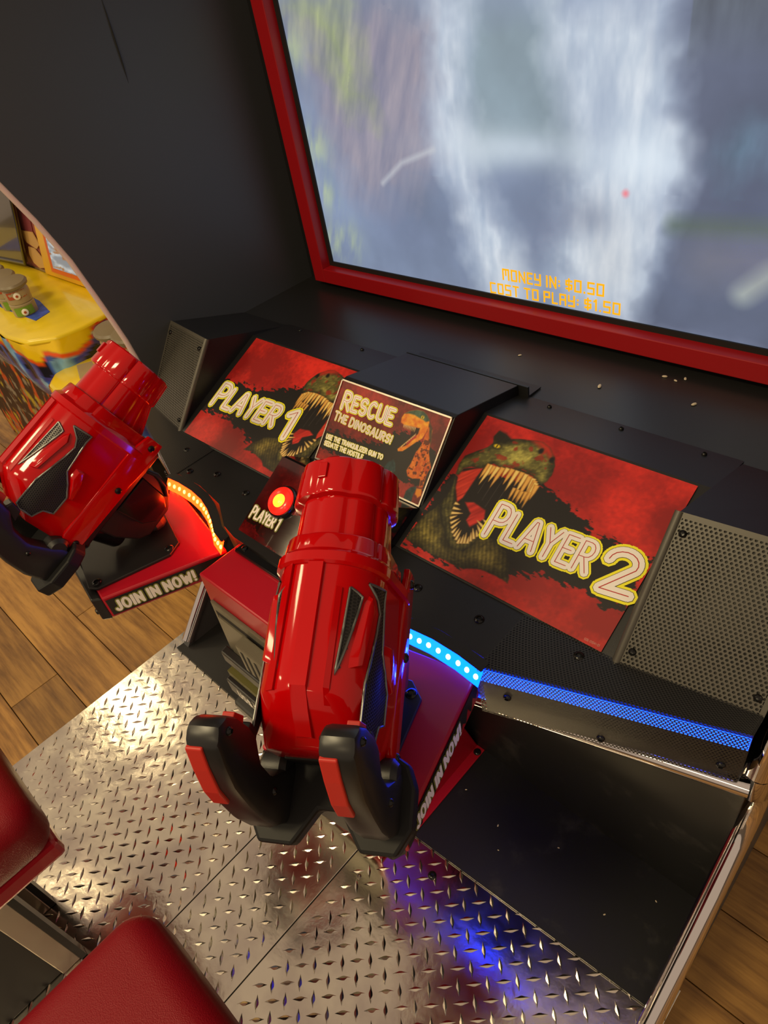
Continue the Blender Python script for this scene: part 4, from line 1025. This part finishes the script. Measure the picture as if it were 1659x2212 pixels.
def gun(label, pose_o, yaw, pitch, group=None):
    y_, p_ = math.radians(yaw), math.radians(pitch)
    fw = Vector((-math.sin(y_) * math.cos(p_), math.cos(y_) * math.cos(p_), math.sin(p_)))
    r = Vector((math.cos(y_), math.sin(y_), 0)); u = r.cross(fw)
    mw = Matrix.Identity(4); o = Vector(pose_o) + r * GB.x + fw * GB.y + u * GB.z
    for i in range(3): mw[i][0] = r[i]; mw[i][1] = fw[i]; mw[i][2] = u[i]; mw[i][3] = o[i]
    root = empty('mounted_blaster', label=label, cat='toy gun', mw=mw)
    class GM(MB):
        def build(s, name, mats, parent=root, **k):
            s.v = [(p[0] - GB.x, p[1] - GB.y, p[2] - GB.z) for p in s.v]
            return MB.build(s, name, mats, parent, **k)
    red = MAT['red_gloss']
    # scalloped muzzle ring and neck
    R0 = .0575
    ring = GM(); sc_ = dict(nt=2, nb_=2, scal=.075, lobes=9)
    ring.loft([sec(-.004, R0 - .012, R0 - .012, -R0 + .012, **sc_), sec(.0005, R0 - .008, R0 - .008, -R0 + .008, **sc_), sec(.001, R0 - .002, R0 - .002, -R0 + .002, **sc_), sec(-.001, R0, R0, -R0, **sc_),
               sec(-.040, R0 + .002, R0 + .002, -R0 - .004, **sc_), sec(-.043, R0 + .0005, R0 + .0005, -R0 - .003, **sc_), sec(-.0445, R0 - .006, R0 - .006, -R0 + .004, **sc_)])
    rg = ring.build('muzzle_ring', red, smooth=38)
    GM().loft([sec(.0012, .042, .042, -.042, nt=2, nb_=2), sec(.0016, .040, .040, -.040, nt=2, nb_=2)]).build('muzzle_face', MAT['black_plastic'], rg)
    GM().hexa([(-.019, -.026, .054), (-.008, -.026, .056), (-.008, -.008, .056), (-.019, -.008, .054), (-.018, -.026, .0585), (-.0085, -.026, .0605), (-.0085, -.008, .0602), (-.018, -.008, .0582)]).build('ring_lug', red, rg, bevel=.0008)
    nk = dict(nt=2, nb_=2.6, scal=.075, lobes=9)
    GM().loft([sec(-.043, .050, .051, -.056, **nk), sec(-.060, .0505, .051, -.064, **nk), sec(-.092, .0515, .0515, -.078, **nk)]).build('barrel_neck', red, smooth=38)
    # collar
    ck = dict(nt=2.2, nb_=6, scal=.04, lobes=9)
    co = GM().loft([sec(-.0895, .050, .050, -.074, nt=2.2, nb_=6), sec(-.090, .0565, .0575, -.080, **ck), sec(-.092, .058, .059, -.081, **ck), sec(-.108, .0595, .0615, -.082, **ck), sec(-.111, .060, .0645, -.0835, nt=2.2, nb_=7),
                    sec(-.114, .0625, .0680, -.085, nt=2.2, nb_=7), sec(-.124, .0630, .0685, -.085, nt=2.2, nb_=7), sec(-.1265, .060, .0655, -.083, nt=2.2, nb_=7)]).build('collar', red, smooth=34)
    # main shell with its bevelled tail
    def bs(y, k=1., top=TP, bot=BT_, **kw): return sec(y, HW * (.96 + .04 * min(1, max(0, (-y - .12) / .1))) * k, top, bot, nt=2.1, nb_=7, **kw)
    shell = GM().loft([bs(-.122), bs(-.16), bs(-.20), bs(-.238), bs(-.250), bs(0, .995, TP - .002, BT_, yt=-.254, yb=-.274), bs(0, .975, TP - .016, BT_ + .001, yt=-.268, yb=-.288), bs(0, .94, TP - .036, BT_ + .003, yt=-.285, yb=-.297),
                       bs(0, .90, TP - .047, BT_ + .007, yt=-.295, yb=-.301), bs(0, .86, TP - .054, BT_ + .013, yt=-.299, yb=-.303)]).build('shell', red, smooth=36)
    # raised spine and ribs on the shell
    def rib(xc, w0, y0, y1, h, nm='shell_rib'):
        b = GM(); ss = []
        ys = [y0 + (y1 - y0) * i / 8 for i in range(9)]
        for yy in ys:
            def zt(x):
                t = min(abs(x) / HW, .999); return TP * (1 - t ** 2.1) ** (1 / 2.1)
            a, c = xc - w0 / 2, xc + w0 / 2
            dz = 0
            if yy < -.252: dz = -(-.252 - yy) * 1.05
            ss.append([(a, yy, zt(a) - .004 + dz), (a + .0015, yy, zt(a) + h + dz), (c - .0015, yy, zt(c) + h + dz), (c, yy, zt(c) - .004 + dz)])
        b.loft(ss); return b.build(nm, red, shell, smooth=30)
    rib(-.002, .019, -.126, -.2885, .0042, 'spine')
    rib(-.034, .013, -.126, -.252, .0026); rib(.024, .008, -.150, -.262, .0024)
    # conforming pieces on both flanks
    for sx in (-1, 1):
        def P3(y, z, l): return (sx * (body_x(y, z) + l), y, z)
        def sheet_on(poly, lift, name, m, step=.004, parent=shell):
            ys = [p[0] for p in poly]; v = []; f = []; bm = bmesh.new()
            vs_ = [bm.verts.new((p[0], p[1], 0)) for p in poly]; bm.faces.new(vs_)
            bmesh.ops.triangulate(bm, faces=bm.faces); 
            for _ in range(3): bmesh.ops.subdivide_edges(bm, edges=[e for e in bm.edges if e.calc_length() > step], cuts=1, use_grid_fill=True)
            bmesh.ops.triangulate(bm, faces=bm.faces)
            bm.verts.index_update()
            b = GM(); b.add([P3(q.co.x, q.co.y, lift) for q in bm.verts], [tuple(x.index for x in fc.verts) for fc in bm.faces]); bm.free()
            return b.build(name, m, parent, smooth=60)
        def outline_on(poly, rad, lift, name, m, parent):
            pts = []
            for i in range(len(poly)):
                a, c = poly[i], poly[(i + 1) % len(poly)]; k = max(1, int(math.hypot(a[0] - c[0], a[1] - c[1]) / .005))
                for t in range(k): pts.append(P3(a[0] + (c[0] - a[0]) * t / k, a[1] + (c[1] - a[1]) * t / k, lift))
            b = GM().tube(pts + [pts[0]], rad, 6, caps=False); return b.build(name, m, parent, smooth=60)
        for poly in (VENT_LONG, VENT_TRI):
            vo = sheet_on(poly, .0004, 'vent_insert', MAT['black_matte'])
            y0 = min(p[0] for p in poly); z0 = min(p[1] for p in poly); y1 = max(p[0] for p in poly); z1 = max(p[1] for p in poly)
            perforated('vent_mesh', vo, MAT['vent_mesh'], y1 - y0, z1 - z0, lambda a, b_: Vector(P3(y0 + a, z0 + b_, .0011)) - GB, .0034, .00125, inside=lambda a, b_: in_poly((y0 + a, z0 + b_), poly))
            outline_on(poly, .0015, .0010, 'vent_rim', MAT['vent_rim'], vo)
        for poly in (BOSS_A, BOSS_B):
            b = GM(); n = len(poly); cy = sum(p[0] for p in poly) / n; cz = sum(p[1] for p in poly) / n
            inn = [(cy + (p[0] - cy) * .9, cz + (p[1] - cz) * .62) for p in poly]
            v = [P3(p[0], p[1], -.001) for p in poly] + [P3(p[0], p[1], .0058) for p in inn]
            b.add(v, [tuple(range(n, 2 * n))] + [(i, (i + 1) % n, n + (i + 1) % n, n + i) for i in range(n)]); b.build('shell_boss', red, shell, bevel=.0009, smooth=30)
        # lower side plate with three screws
        sp = GM().prism([(-.084, -.060), (-.084, -.090), (-.112, -.0925), (-.296, -.0905), (-.303, -.086), (-.303, -.060), (-.285, -.052), (-.12, -.050)], 0, sx * .0585, sx * .0655)
        so = sp.build('side_plate', red, bevel=.0016, smooth=30)
        for (yy, zz) in ((-.098, -.076), (-.184, -.078), (-.291, -.079)):
            screw(so, (sx * .0655 - GB.x, yy - GB.y, zz - GB.z), (sx, 0, 0), .0058)
    # black underside and the column down to the mount
    GM().hexa([(-.048, -.29, -.112), (.048, -.29, -.112), (.048, -.10, -.108), (-.048, -.10, -.108), (-.056, -.296, -.084), (.056, -.296, -.084), (.056, -.088, -.082), (-.056, -.088, -.082)]).build('underbody', MAT['black_plastic'], bevel=.003)
    GM().prism([(-.125, -.108), (-.262, -.108), (-.258, -.150), (-.240, -.190), (-.222, -.203), (-.168, -.200), (-.140, -.180)], 0, -.036, .036).build('pivot_housing', MAT['black_plastic'], bevel=.004)
    for xx in (-.043, .043): GM().prism([(-.145, -.110), (-.215, -.110), (-.212, -.165), (-.195, -.185), (-.165, -.183), (-.150, -.165)], 0, xx - .006, xx + .006).build('yoke_arm', MAT['black_gloss'], bevel=.002)
    GM().lathe((0, -.268, -.104), (0, .18, -1), [(.024, 0), (.024, .068), (.021, .074)], 24).build('damper_tube', MAT['black_gloss'], smooth=40)
    cab_ = GM().tube([(.035, -.135, -.105), (.046, -.128, -.128), (.045, -.135, -.155), (.036, -.148, -.175)], .0042, 8); cab_.build('cable', MAT['black_plastic'], smooth=60)
    hb_ = Vector(pose_o) + fw * -.195 + u * -.2
    sb = MB().lathe((hb_.x, hb_.y, .6965), (0, 0, 1), [(.021, 0), (.021, .006), (.019, .010), (.018, .040)], 10)
    inv = mw.inverted(); sb.v = [tuple(inv @ Vector(p)) for p in sb.v]; sb.build('swivel_base', MAT['black_plastic'], root, smooth=30)
    # handle bracket
    bk = GM().prism([(-.089, -.318), (-.080, -.296), (-.06, -.285), (.06, -.285), (.080, -.296), (.089, -.318), (.089, -.358), (.074, -.384), (.036, -.384), (.012, -.348), (-.012, -.348), (-.036, -.384), (-.074, -.384), (-.089, -.358)], 2, -.098, -.074)
    bk.build('handle_bracket', MAT['black_bracket'], bevel=.004)
    GM().hexa([(-.050, -.305, -.096), (.050, -.305, -.096), (.050, -.27, -.096), (-.050, -.27, -.096), (-.046, -.304, -.040), (.046, -.304, -.040), (.046, -.27, -.040), (-.046, -.27, -.040)]).build('bracket_stem', MAT['black_bracket'], bevel=.003)
    def gz(y, z): return (y + .012, z * .80) if z > 0 else (y + .012, z)
    def gp(l): return [gz(*p) for p in l]
    grip = gp([(-.318, -.098), (-.316, -.064), (-.325, -.046), (-.334, -.012), (-.326, .024), (-.314, .040), (-.304, .052), (-.298, .078), (-.295, .112), (-.297, .138), (-.308, .154), (-.324, .148), (-.338, .122), (-.354, .086), (-.366, .040), (-.376, -.004), (-.381, -.040), (-.376, -.078), (-.360, -.102), (-.336, -.106)])
    for sx in (-1, 1):
        xc = sx * .059
        h = GM().prism(grip, 0, xc - .0165, xc + .0165).build('handle', MAT['black_plastic'], bevel=.006, segs=2, smooth=30)
        GM().prism(gp([(-.327, .147), (-.342, .119), (-.3575, .085), (-.3655, .055), (-.360, .053), (-.350, .084), (-.335, .118), (-.321, .143)]), 0, xc - .0150, xc + .0010).build('grip_pad', mat('red_rubber', (.48, .02, .012), .4) if 'red_rubber' not in MAT else MAT['red_rubber'], h, bevel=.0015, label='red rubber pad on the back of the handle')
        GM().prism(gp([(-.300, .100), (-.289, .098), (-.289, .072), (-.303, .068)]), 0, xc - .006, xc + .006).build('trigger', MAT['red_rubber'], h, bevel=.001, label='small red trigger')
        GM().prism(gp([(-.304, .064), (-.292, .058), (-.298, .034), (-.316, .030)]), 0, xc - .009, xc + .009).build('trigger_guard', MAT['black_plastic'], h, bevel=.002)
        GM().lathe((xc - .015, -.310, -.058), (1, 0, 0), [(.012, 0), (.017, .004), (.0175, .024), (.012, .030)], 20).build('pivot_knob', MAT['black_satin'], h, smooth=40)
        for (yy, zz) in gp([(-.348, -.020), (-.309, .132), (-.352, -.080)]):
            for s2 in (-1, 1): screw(h, (xc + s2 * .0163 - GB.x, yy - GB.y, zz - GB.z), (s2, 0, 0), .0042)
    return root

gun('glossy red blaster with a scalloped muzzle on the mount lit by red light', (-.291, .397, .985), -5, 25)
gun('glossy red blaster with a scalloped muzzle on the mount lit by blue light', (.236, .372, .979), 33, 23)
# ------------------------------------------------------------------ padded player seats
def stool(xc, yc, dx, label):
    s = empty('padded_stool', (xc, yc, .0018), label, 'stool')
    b = MB().box((-.178, -.175, .375), (.178, .160, .505)); cu = b.build('cushion', MAT['red_vinyl'], s, bevel=.045, segs=6, smooth=60)
    MB().box((-.165, -.165, .340), (.165, .150, .385)).build('seat_pan', MAT['red_vinyl'] if False else MAT['red_paint'], s, bevel=.01)
    MB().box((dx - .075, -.150, .0), (dx + .075, .0, .345)).build('support', MAT['black_plastic'], s, bevel=.002)
    for sx in (-1, 1):
        for (y0, y1) in ((-.012, .026), (-.178, -.140)):
            xa, xb = sorted((dx + sx * .060, dx + sx * .082))
            MB().box((xa, y0, 0), (xb, y1, .345)).build('support_post', MAT['steel_brushed'], s, bevel=.002)
        xa, xb = sorted((dx + sx * .060, dx + sx * .086))
        MB().box((xa, .026, 0), (xb, .038, .345)).build('post_edging', MAT['black_plastic'], s)
    return s
stool(-.305, -.280, .035, 'red vinyl stool cushion on a black and steel stand nearer the wooden floor')
stool(.300, -.232, 0, 'red vinyl stool cushion in front of the blue lit blaster')

# ------------------------------------------------------------------ crumbs left on the shelf and in the foot well
cm_ = None
for (x, y, z) in ((.313, 1.012, .80), (.334, 1.008, .80), (.345, 1.02, .80), (.05, .965, .80), (.235, .935, .80), (.39, .955, .80), (.20, .50, .007), (.33, .44, .007), (.42, .52, .007), (.55, .47, .007), (.30, .48, .007), (.61, .55, .007)):
    if cm_ is None:
        b = MB(); r0 = random.Random(3)
        b.lathe((0, 0, 0), (0, 0, 1), [(.002, 0), (.0034, .0012), (.0026, .0026), (.0008, .0032)], 7); cm_ = b.build('crumb', MAT['crumb']); o = cm_
    else:
        o = cm_.copy(); COL.objects.link(o)
    sh = z > .5
    o.location = (x, y, z); o.rotation_euler = (0, 0, rnd.random() * 6); k = .7 + rnd.random() * .6; k *= 1 if sh else .55
    o.scale = (k * 1.5, k * .8, k)
    tag(o, 'pale crumb lying on the black shelf below the screen' if sh else 'tiny pale speck on the black foot well floor', 'crumb', 'crumbs on the shelf' if sh else 'specks in the foot well')

# ------------------------------------------------------------------ the neighbouring game
ng = empty('neighbour_game', (-1.6, .7, FZ), 'yellow lava themed game with grey capped pegs beyond the black cabinet wall', 'arcade machine')
NO = Vector((-1.6, .7, FZ))
def nq(v): return (v[0] - NO.x, v[1] - NO.y, v[2] - NO.z)
class NB(MB):
    def build(s, name, mats, parent=ng, **k):
        s.v = [nq(p) for p in s.v]; return MB.build(s, name, mats, parent, **k)
def lava_sheet(name, pts_top, drop, zt, seed, z_low=.52, drip=.075):
    """a deck skirt: yellow lava running down over blue rock facets"""
    nz = 60; P = [Vector(p) for p in pts_top]; R_ = [P[0]]
    for i in range(len(P) - 1):
        k = max(1, int((P[i + 1] - P[i]).length / .012))
        R_ += [P[i].lerp(P[i + 1], (t + 1) / k) for t in range(k)]
    P = R_; nx = len(P)
    u = np.linspace(0, len(P) - 1.001, nx); verts = []; cols = []
    rs = np.random.RandomState(seed)
    U, V = np.meshgrid(np.linspace(0, 1, nx), np.linspace(0, 1, nz))
    a = sum((P[i + 1] - P[i]).length for i in range(len(P) - 1)); asp = (zt - z_low) / a; U = U * a / .9; asp = (zt - z_low) / .9
    n = fbm(U, V * asp, 16, seed, 3); edge = .03 + .55 * (fbm(U, V * 0, 15, seed + 1, 2) - .36)
    cell = vnoise(U * 1.0, V * asp * .5, 22, seed + 4); c2_ = vnoise(U, V * asp, 40, seed + 6)
    rock = np.where(cell[..., None] > .62, np.array((120, 168, 205.)), np.where(cell[..., None] > .45, np.array((58, 92, 176.)), np.where(cell[..., None] > .3, np.array((66, 62, 140.)), np.array((16, 18, 34.)))))
    rock = rock * (.75 + .5 * c2_[..., None])
    d = (V - edge)
    col = rock.copy()
    t = np.clip((.045 - np.abs(d - .01)) / .03, 0, 1)[..., None]; col = col * (1 - t) + np.array((232, 84, 14.)) * t
    t = np.clip(-d / .03, 0, 1)[..., None]; col = col * (1 - t) + np.array((244, 206, 8.)) * t
    for j in range(nz):
        for i in range(nx):
            k = int(u[i]); p = P[k].lerp(P[k + 1], u[i] - k); z = zt + (z_low - zt) * j / (nz - 1)
            bul = .012 * math.sin(j / nz * 3.1) + .014 * (cell[j, i] - .5)
            verts.append(nq((p.x + bul * .5, p.y - bul - .05 * (j / nz) ** 2 * -1, z)))
    c = col / 255.; c = np.where(c <= .04045, c / 12.92, ((c + .055) / 1.055) ** 2.4)
    me = bpy.data.meshes.new(name)
    me.from_pydata(verts, [], [(j * nx + i, j * nx + i + 1, (j + 1) * nx + i + 1, (j + 1) * nx + i) for j in range(nz - 1) for i in range(nx - 1)])
    rgba = np.ones((nx * nz, 4), np.float32); rgba[:, :3] = c.reshape(-1, 3)
    ca = me.color_attributes.new('Col', 'FLOAT_COLOR', 'POINT'); ca.data.foreach_set('color', rgba.ravel())
    me.materials.append(MAT['lava_print']); me.polygons.foreach_set('use_smooth', [True] * len(me.polygons))
    return link(name, me, ng)
def deck(name, poly, z, seed, pool=None):
    xs = [p[0] for p in poly]; ys = [p[1] for p in poly]; x0, x1, y0, y1 = min(xs), max(xs), min(ys), max(ys)
    b = NB().prism(poly, 2, z - .02, z); d = b.build(name, mat('lava_yellow', (.80, .60, .01), .3, noise=.25, nscale=9, coat=.3) if 'lava_yellow' not in MAT else MAT['lava_yellow'], bevel=.012, segs=3, smooth=40)
    return d
main = [(-2.6, .53), (-1.75, .515), (-1.55, .50), (-1.40, .485), (-1.28, .50), (-1.215, .56), (-1.20, .64), (-1.21, .72), (-1.24, .80), (-2.6, .82)]
deck('lava_deck', main, .75, 3)
lava_sheet('lava_skirt', [(p[0], p[1], 0) for p in main[0:9]], .1, .742, 5, .50)
pool = NB().prism([(-2.3, .60), (-1.62, .575), (-1.40, .585), (-1.42, .64), (-1.55, .665), (-2.3, .70)], 2, .7495, .7515); pool.build('blue_pool', mat('pool_print', (.05, .10, .55), .25, noise=.7, nscale=40), smooth=30)
def peg(x, y, z, s=1., yaw=0):
    root = NB().lathe((x, y, z), (.04, 0, 1), [(.030 * s, 0), (.031 * s, .03 * s), (.028 * s, .032 * s), (.030 * s, .034 * s), (.032 * s, .060 * s), (.029 * s, .072 * s)], 20).build('peg', MAT['beige_plastic'], smooth=40)
    NB().lathe((x + .003, y, z + .071 * s), (.12, -.05, 1), [(.030 * s, 0), (.037 * s, .004 * s), (.038 * s, .010 * s), (.034 * s, .015 * s), (.012 * s, .0175 * s)], 24).build('peg_cap', MAT['beige_dark'], root, smooth=40)
    dirs = Vector((math.cos(yaw), math.sin(yaw), 0))
    for (h, m_, tall) in ((.056, 'rust_print', .018), (.014, 'leaf_print', .022)):
        b = NB(); v = []
        for k in range(9):
            a = yaw + (-.75 + 1.5 * k / 8); r_ = .0330 * s
            for hh in (-.5, .5): v.append((x + math.cos(a) * r_, y + math.sin(a) * r_, z + (h + hh * tall) * s))
        b.add(v, [(2 * k, 2 * k + 2, 2 * k + 3, 2 * k + 1) for k in range(8)]); b.build('peg_patch', MAT[m_], root)
        NB().lathe(Vector((x, y, z + (h - .002) * s)) + dirs * .0325 * s, dirs, [(.0085 * s, 0), (.0085 * s, .0025 * s), (.006 * s, .004 * s)], 14).build('eye_ring', MAT['eye_white'], root, smooth=40)
        NB().lathe(Vector((x, y, z + (h - .002) * s)) + dirs * .0365 * s, dirs, [(.0036 * s, 0), (.003 * s, .001)], 10).build('eye_dot', MAT['rust_print'], root)
    return root
for (x, y) in ((-1.50, .60), (-1.60, .605), (-1.70, .61)): peg(x, y, .751, 1.18, -.35)
# lower side deck with a pale top and two pegs
side = [(-1.22, .51), (-1.17, .47), (-1.08, .46), (-.98, .48), (-.90, .53), (-.86, .62), (-.88, .72), (-.95, .78), (-1.1, .78), (-1.2, .70), (-1.23, .60)]
deck('lava_deck', side, .66, 8)
lava_sheet('lava_skirt', [(p[0], p[1], 0) for p in side], .1, .655, 12, .44)
NB().prism([(-1.19, .57), (-1.10, .535), (-.96, .54), (-.90, .62), (-.95, .70), (-1.12, .70)], 2, .66, .664).build('pale_top', MAT['beige_plastic'], bevel=.002)
peg(-1.055, .655, .664, 1.25, -.5); peg(-.975, .665, .664, 1.25, -.5)
NB().lathe((-1.095, .622, .6641), (0, 0, 1), [(.03, 0), (.03, .0006)], 20).build('peg_hole', MAT['black_matte'])
# body, back board with its framed monitor, glass
NB().box((-2.7, .60, FZ), (-1.26, .80, .73)).build('body', MAT['neighbour_dark'])
NB().box((-1.2, .56, FZ), (-.95, .76, .64)).build('side_body', MAT['neighbour_dark'])
sp_ = Sheet(150, 80, .45, (58, 36, 18)); nn_ = fbm(sp_.u * 1.6 + sp_.w * .5, sp_.w * .5, 26, 4, 3); sp_.put(np.clip((nn_ - .55) * 10, 0, 1), (206, 84, 18)); sp_.put(np.clip((fbm(sp_.u, sp_.w, 30, 14, 3) - .60) * 10, 0, 1), (190, 166, 40)); sp_.put(np.clip((fbm(sp_.u, sp_.w, 34, 44, 3) - .62) * 10, 0, 1), (150, 140, 120))
sp_.mesh('body_print', [nq((-2.7, .597, .55)), nq((-1.255, .597, .55)), nq((-1.255, .597, FZ)), nq((-2.7, .597, FZ))], MAT['print_sheet'], ng)
NB().box((-2.9, .82, .70), (-1.0, .86, 1.6)).build('back_board', mat('board_cream', (.62, .42, .17), .5))
def onback(poly, l0, l1, name, m, parent=ng, **k):
    b = NB().prism([(x, z) for x, z in poly], 1, .82 - l1, .82 - l0); return b.build(name, m, parent, **k)
onback([(-2.05, .75), (-1.79, .75), (-1.68, .93), (-1.73, 1.02), (-1.86, 1.0), (-1.98, .88)], 0, .006, 'board_shape', mat('board_rose', (.33, .085, .065), .5))
onback([(-1.885, .885), (-1.77, .885), (-1.715, .965), (-1.74, 1.0), (-1.83, .99), (-1.875, .95)], .006, .009, 'board_shape', mat('board_wine', (.22, .035, .045), .5))
onback([(-1.885, .885), (-1.865, .845), (-1.80, .830), (-1.755, .850), (-1.765, .890)], .009, .012, 'board_shape', mat('board_sand', (.60, .36, .12), .5))
onback([(-1.90, .80), (-1.87, .83), (-1.82, .83), (-1.79, .80), (-1.80, .765), (-1.86, .755), (-1.895, .77)], .009, .012, 'board_shape', MAT['board_sand'])
of = onback([(-1.78, .752), (-1.655, .95), (-1.10, .95), (-1.10, .752)], 0, .03, 'monitor_frame', mat('frame_orange', (.86, .42, .01), .35, noise=.35, nscale=6), bevel=.008, segs=3, smooth=40)
onback([(-1.690, .777), (-1.600, .93), (-1.15, .93), (-1.15, .777)], .03, .034, 'frame_inlay', mat('inlay_orange', (.72, .13, .01), .4), of)
ms_ = Sheet(50, 40, .8, (150, 156, 160)); q_ = fbm(ms_.u, ms_.w, 7, 9, 4); ms_.put(np.clip((q_ - .5) * 5, 0, 1), (220, 226, 224)); ms_.put(np.clip((fbm(ms_.u, ms_.w, 12, 19, 3) - .6) * 8, 0, 1), (180, 110, 50))
ms_.mesh('monitor', [nq((-1.58, .785, .925)), nq((-1.2, .785, .925)), nq((-1.2, .785, .795)), nq((-1.655, .785, .795))], paint_mat('monitor_glow', .3, emission=.55), of)
gl = NB().hexa([(-2.6, .74, .76), (-1.925, .79, .773), (-1.925, .80, .773), (-2.6, .75, .76), (-2.5, .74, 1.3), (-1.66, .79, 1.12), (-1.66, .80, 1.12), (-2.5, .75, 1.3)]); gl.build('glass_pane', MAT['glass_dark'])
NB().tube([(-2.6, .74, .758), (-1.922, .787, .771), (-1.655, .787, 1.12)], .006, 8).build('pane_edge', MAT['black_gloss'], smooth=50)
